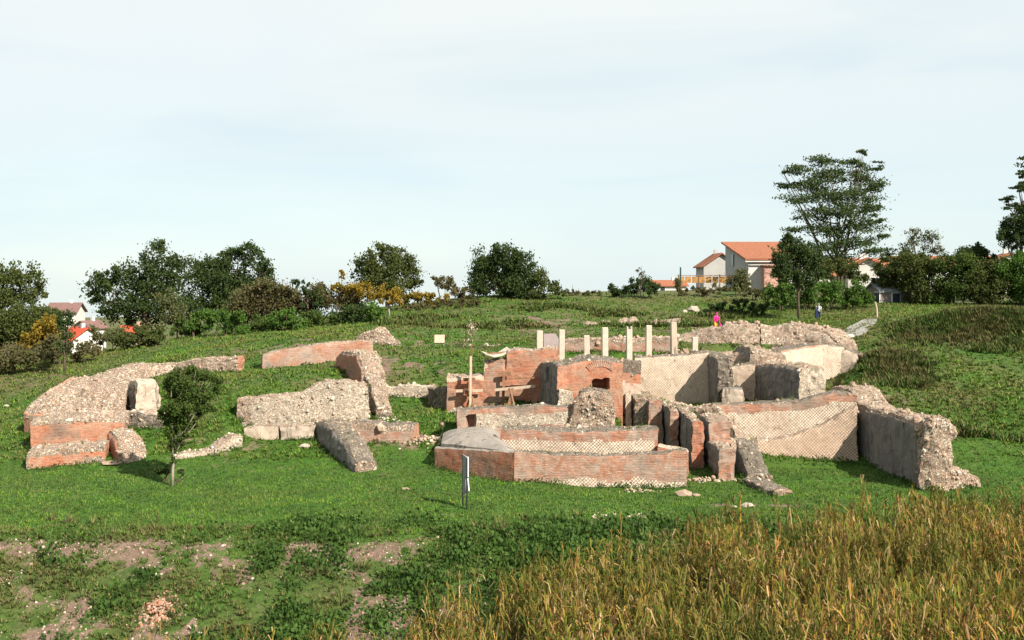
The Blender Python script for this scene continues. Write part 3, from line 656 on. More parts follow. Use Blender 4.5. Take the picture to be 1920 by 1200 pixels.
wall('massive_wall', 'massive thick wall at the right end, its left face in deep shadow and its top lit', WL,
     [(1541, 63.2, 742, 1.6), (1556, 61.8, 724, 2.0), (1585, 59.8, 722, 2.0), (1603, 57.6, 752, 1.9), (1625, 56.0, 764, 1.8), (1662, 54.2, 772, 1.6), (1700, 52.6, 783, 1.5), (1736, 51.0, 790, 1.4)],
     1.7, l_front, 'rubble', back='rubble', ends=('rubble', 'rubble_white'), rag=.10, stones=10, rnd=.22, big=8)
wall('rubble_pier', 'sunlit broken rubble end of the massive right hand wall', 'rubble stump',
     [(1722, 50.7, 800), (1745, 50.5, 784), (1778, 50.4, 784), (1787, 50.6, 800)], 1.3, 'rubble', 'rubble', rag=.12, stones=14, rnd=.2, erode=.3)
wall('fallen_rubble', 'low spill of rubble in the grass at the foot of the right end', 'rubble stump',
     [(1748, 50.6, 880), (1790, 50.8, 876), (1815, 51.2, 882), (1838, 51.6, 894)], .9, 'rubble', 'rubble', rag=.14, stones=14, depth=.3)
# ---- fins between fountain and court
wall('rear_wall', 'continuous broken topped wall closing the narrow bays behind the row of cross walls', WL,
     [(1184, 62.4, 742), (1212, 62.2, 752), (1240, 62.0, 748), (1275, 61.8, 757), (1310, 61.4, 764), (1345, 61.0, 760)], 1.0, lambda u, z, d, x: 'rubble' if d < .25 else ('brick_pale' if vn(np.array([[u, z, 1.]]), .9, 5)[0] > -.1 else 'plaster'), 'rubble', rag=.16, stones=10)
def fin(label, px, Yf, Yb, ytop, w, ytb=None, front='plaster', end='brick', top='rubble', **k):
    X = XW(px, Yf); z = ZW(ytop, Yf); zb_ = z if ytb is None else ZW(ytb, Yb)
    wall('cross_wall', label, 'cross wall', [(X, Yb, zb_), (X, (Yb + Yf) / 2, (z + zb_) / 2 + .05), (X, Yf, z)], w, front, top, back='plaster', ends=('rubble', end), world=True, rag=.08, stones=6, group='cross walls between the basin and the court', **k)
fin('narrow pink cross wall end just right of the arched brick block', 1173, 60.9, 64.0, 735, .32, end='retic_faded')
fin('second cross wall right of the arched brick block, with a broken hump on top', 1190, 60.2, 64.5, 746, .75, end='rubble', front='plaster')
fin('cross wall with a pink squared end behind the small brick step', 1217, 59.2, 64.2, 752, .75, end='brick_pale')
fin('cross wall with a low dark round topped face in the middle of the row', 1255, 57.6, 62.8, 768, .5, end='brick_pale')
fin('tall brick ended cross wall standing alone in the grass gap', 1297, 54.2, 60.5, 790, .6, ytb=758, end='brick')
fin('wide brick ended cross wall joined to the rubble shoulder', 1328, 54.6, 58.0, 790, 1.15, end='brick_pale')
fin('low front brick pier with a shaded left side nearest the lawn', 1347, 51.6, 54.6, 843, .8, end='brick_pale', front='plaster')
wall('slanted_wall', 'rubble wall slanting down to the lawn at the left side of the court', 'rubble wall',
     [(1378, 54.3, 822), (1390, 52.8, 852), (1401, 51.6, 893)], 1.1, 'plaster', 'rubble_grey', rag=.1, stones=12, ends=('rubble', 'rubble'))
wall('footing', 'grey foundation stub running out into the lawn below the slanted rubble wall', 'footing',
     [(1386, 51.6, 897), (1408, 50.2, 902), (1432, 48.9, 912), (1452, 48.3, 920)], 1.1, 'rubble_grey', 'rubble_grey', rag=.05, stones=8, depth=.3)
# ---- left group
def n1f(u, z, d, x): return 'brick_orange' if (d > .55 or (d < .35 and x < -24.6)) else 'rubble'
wall('tiered_wall', 'rearmost and highest tier of the rubble and brick ruin at far left', 'rubble wall',
     [(45, 61.3, 764), (60, 60.9, 768), (110, 61.0, 764), (170, 61.2, 757), (235, 61.5, 750)], 3.4, n1f, 'rubble', rag=.14, stones=12, big=4, rnd=.25, slope_back=-1.75, ends=('brick_orange', 'rubble'))
wall('tiered_wall', 'middle tier of the far left ruin, an orange brick band under a rubble slope', 'rubble wall',
     [(57, 57.8, 792), (120, 57.9, 789), (180, 58.2, 785), (231, 58.5, 788)], 2.8, lambda u, z, d, x: 'brick_orange' if d > .12 else 'rubble', 'rubble', rag=.05, stones=14, ends=('brick_orange', 'rubble'), slope_back=-.3)
def n3f(u, z, d, x): return 'rubble' if (d < .35 or vn(np.array([[u, z, 3.]]), 1.6, 8)[0] > .35) else 'brick_orange'
wall('tiered_wall', 'front tier of the far left ruin, patchy orange brick below loose stones', 'rubble wall',
     [(50, 54.6, 846), (110, 54.9, 840), (160, 55.1, 836), (196, 55.3, 832)], 2.6, n3f, 'rubble', rag=.1, stones=9, ends=('brick', 'brick'))
wall('rubble_buttress', 'leaning rubble buttress with a dark brick side, right of the far left ruin', 'rubble stump',
     [(199, 57.4, 806), (212, 55.9, 818), (226, 54.9, 868)], 1.5, 'brick', 'rubble', rag=.1, stones=12, rnd=.2)
wall('leaning_pier', 'smooth pinkish upright block standing between the far left ruin and the small tree', 'masonry pier',
     [(232, 64.0, 712), (246, 61.6, 712), (252, 61.0, 716)], 1.45, 'rubble_grey', 'plaster_pale', ends=('rubble', 'plaster_pale'), rag=.05, rnd=.3, stones=2)
wall('rubble_stump', 'rubble stump under the smooth pinkish block', 'rubble stump',
     [(238, 60.2, 770), (262, 59.9, 774), (300, 59.9, 778)], 1.0, 'rubble_grey', 'rubble', rag=.14, stones=14)
wall('back_wall', 'low pink rubble wall on the slope behind the small tree', WL,
     [(246, 71.5, 684), (300, 71.2, 684), (360, 70.8, 674), (445, 70.2, 668)], 1.0, 'rubble', 'rubble', rag=.1, stones=7, ends=('rubble', 'brick'))
wall('back_wall', 'rubble crest climbing behind the far left ruin', 'rubble wall',
     [(150, 68.5, 712), (210, 69.0, 692), (270, 69.5, 684), (330, 70.5, 680)], 1.2, 'rubble', 'rubble', rag=.2, stones=7, batter=.8)
wall('curved_brick_wall', 'long curved pink brick wall standing alone on the upper slope', WL,
     [(492, 70.4, 664), (530, 70.8, 655), (590, 71.4, 646), (640, 72.0, 641), (700, 72.8, 639)], .9, 'brick_pale', 'rubble', rag=.06, stones=6, ends=('brick', 'brick'))
def q2(u, z, d, x): return 'brick' if d > .12 else 'rubble'
wall('rubble_pier', 'block with dark brick side and bright rubble end below the curved brick wall', 'rubble stump',
     [(630, 69.5, 660), (646, 67.3, 656), (668, 65.0, 662), (680, 64.0, 700)], 1.5, q2, 'rubble', rag=.08, stones=12, rnd=.2, ends=('rubble', 'rubble'))
wall('broken_spur', 'broken rubble spur stepping down beside the long white wall', 'rubble stump',
     [(683, 64.2, 702), (694, 62.8, 722), (706, 61.2, 760)], .9, 'rubble', 'rubble', rag=.2, stones=14)
wall('rubble_heap', 'rounded rubble mound on the slope behind the curved brick wall', 'rubble stump',
     [(672, 78.5, 632), (700, 78, 616), (730, 78, 622), (752, 78.3, 640)], 2.2, 'rubble', 'rubble', rag=.2, stones=10, rnd=.5, erode=.5)
def rfr(u, z, d, x): return 'rubble' if u < .85 else 'rubble_white'
wall('white_wall', 'long wall of white stones with a humped top in the left middle', WL,
     [(444, 60.2, 748), (480, 60.1, 744), (560, 60, 738), (590, 60, 722), (612, 60, 714), (655, 60, 714), (690, 60.2, 724)], 1.1, rfr, 'rubble', ends=('brick', 'rubble'), rag=.08, stones=11)
wall('broken_block', 'pinkish masonry block below the long white wall, left of the black crack', WL,
     [(458, 58.6, 800), (490, 58.4, 799), (522, 58.3, 797)], .9, 'retic_faded', 'rubble', rag=.06, stones=8, ends=('rubble', 'rubble'))
wall('broken_block', 'pinkish masonry block below the long white wall, right of the black crack', WL,
     [(527, 58.3, 797), (560, 58.2, 797), (592, 58.2, 797)], .9, 'plaster_pale', 'rubble', rag=.06, stones=8, ends=('rubble', 'rubble'))
wall('fallen_rubble', 'tapering rubble slope running down left towards the small tree', 'rubble stump',
     [(318, 55.4, 862), (345, 55.6, 850), (400, 56.2, 846), (432, 57.0, 822), (458, 57.6, 814)], .9, 'rubble_white', 'rubble', rag=.2, stones=16, depth=.3)
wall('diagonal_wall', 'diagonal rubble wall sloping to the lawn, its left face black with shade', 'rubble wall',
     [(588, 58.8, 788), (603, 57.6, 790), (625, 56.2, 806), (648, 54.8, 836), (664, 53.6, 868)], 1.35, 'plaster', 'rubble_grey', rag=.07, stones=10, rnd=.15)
def uf(u, z, d, x): return 'rubble' if d < .45 else ('rubble_white' if z < 1.0 else 'brick_pale')
wall('low_wall', 'low pink and white wall reaching right from the diagonal wall', WL,
     [(640, 57.8, 790), (700, 57.7, 791), (778, 57.5, 797)], 1.1, uf, 'rubble_grey', rag=.06, stones=8, ends=('rubble', 'brick'))
wall('stone_wall', 'cream wall of small stones between the long white wall and the orange brick front', WL,
     [(700, 66.3, 722), (760, 66.1, 723), (812, 65.8, 722)], .8, 'rubble_white', 'rubble_white', rag=.12, stones=16)

# voussoirs of the relieving arch, proud of the brick front
chamber = [o for o in COL.objects if o.name.startswith('brick_chamber')][0]
bm = MB().box((0, 0, 0), (.085, .07, .38)); vo = bm.build('brick', M['brick_pale'], chamber); vm = vo.data; bpy.data.objects.remove(vo)
vm2 = vm.copy(); vm2.materials.clear(); vm2.materials.append(M['brick_orange'])
ccx, ccz = XW(1127, 60.2), ZW(716, 60.2)
for k in range(15):
    t = math.radians(48 + 84 * k / 14); r = 1.05
    o = bpy.data.objects.new('brick', vm if k % 2 else vm2); COL.objects.link(o); o.parent = chamber
    o.location = (ccx + r * math.cos(t) - chamber.location.x, 60.20 - chamber.location.y, ccz + r * math.sin(t) - chamber.location.z); o.rotation_euler = (0, math.pi / 2 - t, 0)
# ------------------------------------------------------------------ concrete posts on the terrace edge
posts = [(1012, 64.3, 620, 690, .36), (1053, 65.2, 618, 668, .34), (1100.5, 65.2, 629, 668, .34), (1134, 64.8, 614, 668, .36), (1179.5, 65.4, 612, 664, .34), (1216, 67.2, 610, 662, .35), (1263, 67.2, 604, 662, .36), (1302.5, 67.2, 632, 662, .34)]
plab = ['leftmost square concrete post, tallest shaft standing beside the dark side of the arched brick block', 'square concrete post right beside the sloping panel stand', 'short square concrete post above the left part of the brick arch', 'pale concrete post directly above the small dark opening',
        'square concrete post with a notched top where brick block and cream wall meet', 'square concrete post above the left part of the cream wall', 'darker weathered concrete post above the middle of the cream wall', 'rightmost short concrete stub against the rubble bank']
for k, (px, Y, y0, y1, w) in enumerate(posts):
    b = MB(); z1, z0 = ZW(y0, Y), 3.7; X = XW(px, Y)
    if k == 4:
        b.box((X, Y, (z0 + z1 - .18) / 2), (w, w, z1 - .18 - z0), rz=.1)
        for s in (-1, 1): b.box((X + s * w * .36, Y, z1 - .09), (w * .25, w * .9, .19), rz=.1)
    else: b.box((X, Y, (z0 + z1) / 2), (w, w, z1 - z0), rz=[0, .05, -.04, .1, 0, .03, .15, .02][k], ry=[.0, .01, -.015, 0, 0, .01, -.01, .01][k])
    o = b.build('concrete_post', M['post'] if k != 6 else M['plaster_pale']); bv = o.modifiers.new('b', 'BEVEL'); bv.width = .02
    tag(o, plab[k], 'post', 'concrete posts along the terrace edge')

# ------------------------------------------------------------------ timber shoring on the brick front
def plank(a, b, w, t, mat, parent, name='board'):
    a = np.array(a); b = np.array(b); c = (a + b) / 2; d = b - a; Ln = np.linalg.norm(d)
    o = MB().box((0, 0, 0), (Ln, t, w)).build(name, M[mat], parent); o.location = c - np.array(parent.location)
    o.rotation_euler = (0, -math.atan2(d[2], math.hypot(d[0], d[1])), math.atan2(d[1], d[0])); return o
def PW(px, py, Y): return W(px, py, Y)
s1 = empty('timber_shoring', W(883, 765, 62.6), 'timber shoring frame with a tall pale upright on the left orange brick wall', 'shoring', 'timber shoring on the brick front')
plank(PW(883, 668, 62.7), PW(882, 767, 62.3), .14, .12, 'wood_pale', s1, 'post')
plank(PW(868, 712, 62.9), PW(891, 711, 62.9), .20, .10, 'wood', s1); plank(PW(855, 733, 62.9), PW(905, 732, 62.9), .16, .08, 'wood_pale', s1)
plank(PW(871, 736, 62.8), PW(886, 736, 62.8), .22, .20, 'wood', s1, 'block'); plank(PW(879, 716, 62.85), PW(878, 764, 62.85), .18, .10, 'wood', s1, 'upright')
plank(PW(886, 744, 62.6), PW(890, 764, 61.8), .08, .08, 'wood', s1, 'prop')
s2 = empty('timber_shoring', W(947, 760, 62.6), 'timber shoring with long planks and diagonal props in the shaded brick corner', 'shoring', 'timber shoring on the brick front')
plank(PW(936, 702, 62.9), PW(958, 700, 62.9), .20, .12, 'wood', s2); plank(PW(953, 710, 62.7), PW(1012, 708, 62.6), .10, .10, 'wood', s2)
plank(PW(929, 731, 62.6), PW(1004, 724, 62.4), .14, .25, 'wood_pale', s2); plank(PW(945, 704, 62.85), PW(943, 760, 62.85), .16, .10, 'wood', s2, 'upright')
plank(PW(956, 728, 62.4), PW(964, 760, 61.4), .09, .09, 'wood', s2, 'prop'); plank(PW(962, 728, 62.4), PW(953, 760, 61.6), .09, .09, 'wood', s2, 'prop')
plank(PW(960, 728, 62.5), PW(955, 760, 62.2), .12, .1, 'wood', s2, 'prop')
# sheet on top of the brick front
sh = empty('protective_sheet', W(925, 662, 64), 'bent white protective sheet on top of the orange brick front', 'sheet')
V = []; 
for i, (px, py, Y) in enumerate([(902, 658, 64.2), (918, 663, 64.0), (934, 660, 64.2), (950, 650, 64.8)]):
    V += [W(px, py, Y), W(px + 8, py + 5.5, Y - 1.2), W(px + 8, py + 7.2, Y - 1.2), W(px, py + 2, Y)]
V = np.array(V) - np.array(sh.location); fq = []
for i in range(3): fq += [[i * 4 + k, (i + 1) * 4 + k, (i + 1) * 4 + (k + 1) % 4, i * 4 + (k + 1) % 4] for k in range(4)]
fq += [[0, 1, 2, 3], [15, 14, 13, 12]]
mesh('panel', V, np.array(fq), M['post'], sh)
plank(W(905, 664, 63.4), W(948, 660, 63.6), .08, .08, 'wood', sh, 'batten')

M['board_grey'] = m_plain('grey_pink_board', (.20, .16, .15), .7, .08)
# ------------------------------------------------------------------ information stands
def stand(label, px, py, Y, w, h, tilt, mat, legs, rz=0, flare=0.):
    r = empty('panel_stand', (XW(px, Y), Y, ZW(py, Y)), label, 'information stand', 'information stands on the site', rz)
    V = np.array([[-w / 2, 0, 0], [w / 2 + flare, 0, 0], [w / 2, h * math.sin(tilt), h * math.cos(tilt)], [-w / 2, h * math.sin(tilt), h * math.cos(tilt)]]) + [0, 0, .25]
    V2 = V + [0, .06, 0]; mesh('board', np.r_[V, V2], np.array([[0, 1, 2, 3], [7, 6, 5, 4], [0, 4, 5, 1], [1, 5, 6, 2], [2, 6, 7, 3], [3, 7, 4, 0]]), M[mat], r)
    for s in (-1, 1): MB().tube([(s * w * .42, .05, -.5), (s * w * .42, .05, .3)], .035).build('leg', M['grey_metal'], r)
    MB().tube([(-w * .45, .0, .22), (w * .45, .0, .22)], .025).build('crossbar', M['dark_metal'], r)
    return r
stand('small white board of a panel stand on the grass behind the footing stones', 824, 649, 79, .75, .62, .35, 'wood_pale', 2)
stand('grey pink sloping board behind the leftmost concrete post', 1031, 657, 70.5, .8, .95, .5, 'board_grey', 2, flare=.5)

# front sign, seen nearly edge on
sx, sy = XW(872, 45.3), 45.3; g0 = h1(sx, sy)
sg = empty('information_sign', (sx, sy, g0), 'information sign seen edge on, on two dark posts in the front lawn', 'sign')
pa, pb = (-.11, .35, 0), (.09, -.35, 0)
for p in (pa, pb): MB().tube([(p[0], p[1], -.4), (p[0], p[1], 2.15)], .035, 8).build('post', M['dark_metal'], sg)
def plate(a, b, z0, z1, t, mat, name, lean=0.):
    a = np.array(a); b = np.array(b); d = b - a; n = np.array([-d[1], d[0], 0]) / np.linalg.norm(d) * t / 2
    V = [a - n + [0, 0, z0], b - n + [0, 0, z0], b + n + [0, 0, z0], a + n + [0, 0, z0]]; V += [v + np.array([lean, 0, z1 - z0]) for v in V]
    return mesh(name, np.array(V), np.array([[3, 2, 1, 0], [4, 5, 6, 7], [0, 1, 5, 4], [1, 2, 6, 5], [2, 3, 7, 6], [3, 0, 4, 7]]), M[mat], sg)
plate((-.10, .33, 0), (.05, -.20, 0), .55, 2.2, .05, 'grey_metal', 'back_panel')
plate((.06, -.22, 0), (.15, -.36, 0), 1.35, 2.2, .04, 'white', 'front_panel')
plate((.12, -.30, 0), (.19, -.40, 0), .78, 1.30, .04, 'white', 'lower_panel', lean=-.05)

# ------------------------------------------------------------------ people
def person(label, px, py, Y, hgt, pose, rz=0):
    X = XW(px, Y); z = h1(X, Y) if py is None else ZW(py, Y)
    r = empty('person', (X, Y, z), label, 'person', None, rz)
    k = hgt / 1.7; lean = pose.get('lean', 0)
    J = {}; E = []; R = []
    def add(n, p, rad, par=None):
        J[n] = len(R); R.append((p, rad))
        if par: E.append((J[par], J[n]))
    s = lambda x, y, z_: (x * k, (y - lean * max(0, z_ - .9)) * k, z_ * k)
    add('pelvis', s(0, 0, .93), .14); add('waist', s(0, 0, 1.08), .12, 'pelvis'); add('chest', s(0, -.01, 1.28), .15, 'waist'); add('neck', s(0, -.01, 1.45), .055, 'chest'); add('head', s(0, -.03, 1.60), .10, 'neck')
    for sd_, nm in ((-1, 'l'), (1, 'r')):
        st_ = pose.get('step', .1) * sd_
        add('hip' + nm, s(.09 * sd_, 0, .86), .10, 'pelvis'); add('kn' + nm, s(.10 * sd_, -.03 + st_ * .6, .48), .065, 'hip' + nm); add('an' + nm, s(.10 * sd_, st_, .09), .042, 'kn' + nm); add('to' + nm, s(.11 * sd_, st_ - .15, .04), .036, 'an' + nm)
        add('sh' + nm, s(.17 * sd_, 0, 1.40), .065, 'chest'); add('el' + nm, s(.24 * sd_, pose.get('arm', .02), 1.13), .045, 'sh' + nm); add('wr' + nm, s(.23 * sd_, pose.get('arm', .02) * 1.5 - .15, .92), .032, 'el' + nm); add('ha' + nm, s(.23 * sd_, pose.get('arm', .02) * 1.5 - .2, .83), .03, 'wr' + nm)
    me = bpy.data.meshes.new('body'); me.from_pydata([a for a, b in R], E, []); o = bpy.data.objects.new('body', me); COL.objects.link(o); o.parent = r
    sm = o.modifiers.new('s', 'SKIN'); o.modifiers.new('u', 'SUBSURF').levels = 1
    if not me.skin_vertices: me.skin_vertices.new()
    for i, (a, b) in enumerate(R): me.skin_vertices[0].data[i].radius = (b * k, b * k)
    me.skin_vertices[0].data[0].use_root = True; me.materials.append(M['skin'])
    def cloth(name, pts, mat, n=10):
        b = MB(); b.tube([s(*p[:3]) for p in pts], [p[3] * k for p in pts], n).build(name, M[mat], r, True)
    cloth('jacket' if pose.get('jacket') else 'shirt', [(0, 0, .86, .17), (0, 0, 1.0, .17), (0, 0, 1.3, .20), (0, 0, 1.42, .17), (0, 0, 1.47, .07)], pose['top'])
    for sd_ in (-1, 1):
        st_ = pose.get('step', .1) * sd_; ar = pose.get('arm', .02)
        cloth('sleeve', [(.17 * sd_, 0, 1.41, .085), (.24 * sd_, ar, 1.13, .065), (.23 * sd_, ar * 1.5 - .14, .94, .05)], pose['top'], 7)
        cloth('trouser_leg', [(.08 * sd_, 0, .92, .12), (.10 * sd_, -.03 + st_ * .6, .48, .085), (.10 * sd_, st_, .10, .065)], pose['leg'], 7)
    v, f = scatter(ICO_V, ICO_F, np.array([s(0, 0, 1.64)]), np.array([[.115 * k, .12 * k, .12 * k]]), np.eye(3)[None]); mesh('hair', v, f, M[pose['hair']], r, True)
    return r
M['skin'] = m_plain('skin', (.38, .21, .15), .6, .05); M['magenta'] = m_plain('magenta_cloth', (.55, .02, .17), .8, .1); M['ochre'] = m_plain('ochre_cloth', (.55, .30, .05), .8, .1)
M['navy'] = m_plain('navy_cloth', (.012, .018, .06), .8, .1); M['hair_dark'] = m_plain('dark_hair', (.02, .014, .01), .7, .1)
M['patterned'] = Mat('patterned_cloth').m; mm = Mat('patterned_cloth_b'); M['patterned'] = mm.out(mm.mix(mm.rng(mm.noise(mm.pos, 9, 2), .48, .52), (.6, .6, .62), (.04, .05, .1)))
person('person in a magenta top and ochre trousers bending behind the upper rubble wall', 1342, 622, 83, 1.45, dict(top='magenta', leg='ochre', hair='magenta', lean=.25, step=.14, arm=-.1, jacket=1), .3)
bgm = MB().tube([(0, 0, 0), (0.04, 0, .3), (.02, 0, .55)], [.09, .12, .03], 7)
o = bgm.build('magenta_bag', M['magenta']); o.location = (XW(1349, 83), 82.8, ZW(619, 83)); tag(o, 'magenta bag hanging at the right side of the bending person', 'bag')
person('person in a white patterned shirt and navy trousers beside the small leafy tree', 1535, None, 97.5, 1.5, dict(top='patterned', leg='navy', hair='patterned', step=.05), -.5)
o = MB().box((0, 0, .45), (.28, .2, .9)).build('navy_bag', M['navy']); bv = o.modifiers.new('b', 'BEVEL'); bv.width = .06; bv.segments = 2
o.location = (XW(1530.5, 97.3), 97.3, h1(XW(1530.5, 97.3), 97.3)); tag(o, 'tall navy bag standing at the left of the person in the white shirt', 'bag')

# ------------------------------------------------------------------ path, coping, stick
def ribbon(name, pts, wdt, mat, lift=.05, t=.12, n=8):
    pts = np.array(pts, float); u = np.linspace(0, 1, len(pts)); uu = np.linspace(0, 1, n * (len(pts) - 1) + 1)
    x = np.interp(uu, u, pts[:, 0]); y = np.interp(uu, u, pts[:, 1]); w_ = np.interp(uu, u, wdt)
    d = np.stack([np.gradient(x), np.gradient(y)], 1); d /= np.linalg.norm(d, axis=1)[:, None]; nn = np.stack([-d[:, 1], d[:, 0]], 1)
    V = []
    for s in (-1, -.33, .33, 1):
        a = x + nn[:, 0] * s * w_ / 2; b = y + nn[:, 1] * s * w_ / 2; V.append(np.stack([a, b, np.maximum(hz(a, b), hz(x, y)) + lift], 1))
    V.append(V[0] - [0, 0, .5]); V.append(V[3] - [0, 0, .5]); m_ = len(x); V = np.concatenate(V); f = []
    for a, b in ((0, 1), (1, 2), (2, 3), (4, 0), (3, 5)):
        i = np.arange(m_ - 1); f.append(np.stack([a * m_ + i, b * m_ + i, b * m_ + i + 1, a * m_ + i + 1], 1))
    return mesh(name, V, np.concatenate(f), M[mat])
rb = ribbon('path', [(XW(1582, 80.5), 80.5), (XW(1600, 82), 82), (XW(1622, 85), 85), (XW(1643, 89), 89)], [1.0, 1.9, 1.5, .6], 'concrete_path'); tag(rb, kind='structure')
cpn = empty('coping_slab', W(1572, 635, 76.5), 'bright white bent coping slab at the right end of the upper rubble bank', 'slab')
plank(W(1552, 631, 77), W(1563, 637, 76), .14, .5, 'white', cpn, 'slab_piece'); plank(W(1563, 637, 76), W(1598, 629, 77), .12, .35, 'white', cpn, 'slab_piece')
o = MB().tube([W(1645, 597, 88) + [0, 0, -.3], W(1644, 580, 88), W(1641, 566, 88)], [.09, .08, .07], 7).build('wooden_stake', M['wood_pale']); tag(o, 'leaning pale wooden stake at the top end of the concrete path', 'stake')

# ------------------------------------------------------------------ trees and shrubs
LEAF_V = np.array([[0, -.55, 0], [.46, 0, .08], [0, .6, 0], [-.46, 0, .08]]); LEAF_F = np.array([[0, 1, 2, 3]])
def crown_mesh(blobs, Y, leaf, cover, mat, parent, yj=.5, flat=0., puff=.42, shell=.55):
    lf = leaf; leaf = leaf * .82
    """leaf clumps filling blobs (px, py, rx, ry) round the depth Y"""
    P_ = []
    for (px, py, rx, ry) in blobs:
        c = W(px, py, Y); RX, RZ = rx * Y / F, ry * Y / F; RY = max(RX, RZ) * .9; c[1] += rng.normal(0, yj) * RY * .5
        area = math.pi * RX * RZ; n = int(2.6 * cover * area / leaf ** 2) + 8
        npf = max(7, int(area / (lf * 2.7) ** 2 * 1.0))
        d = rng.normal(size=(npf, 3)); d /= np.linalg.norm(d, axis=1)[:, None]; rr = shell + (1 - shell) * rng.random(npf) ** .6; rr[rng.random(npf) < .25] *= .5
        pc = c + d * rr[:, None] * [RX, RY, RZ]
        pr = puff * min(RX, RZ) * rng.uniform(.5, 1.25, npf) if not flat else puff * RX * rng.uniform(.35, .8, npf)
        k = rng.integers(0, npf, n); q = rng.normal(size=(n, 3)) * .6
        sc = pr[k][:, None] * ([1, 1, .9] if not flat else [1, 1, flat])
        P_.append(pc[k] + q * sc)
    P_ = np.concatenate(P_) - np.array(parent.location)
    n = len(P_); v, f = scatter(LEAF_V, LEAF_F, P_, leaf * rng.uniform(.6, 1.5, n), rrot(n))
    return mesh('crown', v, f, M[mat], parent)
def tree(label, Y, base, blobs, mat, leaf=.22, cover=4., tr=.16, name='tree', cat='tree', group=None, stems=1, bark='bark', limbs=True, straight=False, **k):
    bx = XW(base[0], Y); bz = h1(bx, Y) - .1
    if base[1] is not None: bz = min(ZW(base[1], Y), bz + .6)
    r = empty(name, (bx, Y, bz), label, cat, group)
    b = MB(); ctr = np.array([W(a[0], a[1], Y) for a in blobs]) - [bx, Y, bz]
    order = np.argsort(ctr[:, 2]); top = ctr[order[-1]].copy(); top[0] = top[0] * .3 + ctr[:, 0].mean() * .5 * (not straight); top[2] *= .92; low = max(.3, ctr[order[0]][2] * .5)
    for s in range(stems):
        tgt = ctr[order[-1 - s * max(1, len(order) // (stems + 1))]] if stems > 1 else top
        a0 = np.array([rng.normal(0, .12) * (stems > 1), rng.normal(0, .12) * (stems > 1), -.3]); p1 = np.array([tgt[0] * .12, 0, low]); p2 = np.array([tgt[0] * .5 + rng.normal(0, .1), rng.normal(0, .2), (low + tgt[2]) * .5])
        b.tube([a0, p1, p2, tgt * [1, 1, .98]], [tr * 1.15, tr * .85, tr * .55, tr * .15], 7)
    if limbs:
        for c in ctr:
            t = rng.uniform(.25, .6); s0 = np.array([top[0] * t * .35, 0, max(low * .9, min(c[2] * .75, top[2] * t))]); e = c + rng.normal(0, .15, 3)
            b.tube([s0, s0 * .5 + e * .5 + [0, 0, -.08 * abs(e[2])], e], [tr * .45, tr * .3, tr * .08], 5)
            for _ in range(2):
                e2 = e + rng.normal(0, .5, 3) * max(.5, tr * 4); b.tube([s0 * .4 + e * .6, e2], [tr * .2, tr * .05], 4)
    b.build('trunk', M[bark], r, True)
    crown_mesh(blobs, Y, leaf, cover, mat, r, **k)
    return r
BT = 'trees along the ridge'
tree('loose crowned oak at the very left edge of the picture', 92, (30, 690), [(15, 520, 36, 26), (58, 522, 24, 26), (-25, 530, 40, 40), (40, 555, 40, 22), (70, 545, 18, 16), (10, 560, 40, 25)], 'leaf_oak', .2, 2.2, .2, group=BT)
tree('slender dark young tree standing in front of the left houses', 79, (121, 700), [(118, 592, 13, 18), (123, 612, 14, 22), (120, 642, 9, 22)], 'leaf_dark', .15, 3.2, .07, group=BT)
tree('large dark tree with a pointed peak in the left row', 106, (270, 620), [(190, 540, 30, 28), (208, 512, 20, 16), (245, 520, 32, 30), (295, 490, 32, 30), (298, 462, 13, 12), (335, 512, 30, 32), (280, 550, 45, 35), (225, 575, 38, 26), (330, 570, 40, 32), (180, 560, 18, 14), (260, 590, 50, 22)], 'leaf_dark', .21, 3.0, .28, group=BT)
tree('large dark tree with two rounded tops beside the peaked one', 109, (430, 610), [(385, 515, 34, 28), (425, 487, 30, 22), (470, 478, 30, 20), (496, 508, 20, 22), (430, 530, 48, 38), (480, 545, 32, 26), (390, 565, 42, 34), (445, 575, 50, 28)], 'leaf_dark', .21, 3.6, .28, group=BT)
tree('thin grey green tree with a pale stem before the peaked dark tree', 97, (333, 645), [(318, 560, 20, 20), (335, 585, 22, 22), (320, 600, 24, 16)], 'leaf_grey', .18, 1.8, .08, group=BT, bark='bark_pale')
tree('small dark tree rising behind the brown brush', 102, (578, 600), [(562, 528, 15, 9), (580, 540, 20, 12), (585, 562, 22, 16)], 'leaf_dark', .18, 2.6, .09, group=BT)
tree('green tree with a rounded crown turning yellow behind the birch saplings', 110, (725, 590), [(690, 492, 28, 22), (718, 478, 26, 18), (748, 490, 28, 26), (765, 520, 26, 24), (690, 520, 30, 24), (730, 520, 40, 30), (786, 528, 10, 10), (730, 550, 45, 18)], 'leaf_oak', .2, 3.0, .2, group=BT)
tree('dense round dark tree in the centre of the ridge', 109, (940, 575), [(908, 490, 28, 24), (945, 478, 28, 20), (975, 495, 26, 26), (930, 520, 42, 32), (975, 530, 35, 28), (900, 530, 22, 26), (945, 548, 50, 14)], 'leaf_dark', .2, 4.2, .22, group=BT)
tree('low spreading tree leaning right beside the dense round tree', 108, (1010, 575), [(1008, 528, 24, 20), (1035, 540, 22, 14), (1055, 550, 12, 8), (1000, 550, 30, 12)], 'leaf_oak', .18, 3., .12, group=BT)
tree('small leafy tree with a bare straight trunk on the lawn before the white house', 97, (1498, 608), [(1470, 452, 16, 14), (1500, 462, 22, 18), (1475, 485, 34, 22), (1515, 482, 26, 22), (1465, 512, 26, 18), (1500, 515, 36, 24), (1530, 505, 16, 18)], 'leaf_dark', .18, 4.0, .13, group=None)
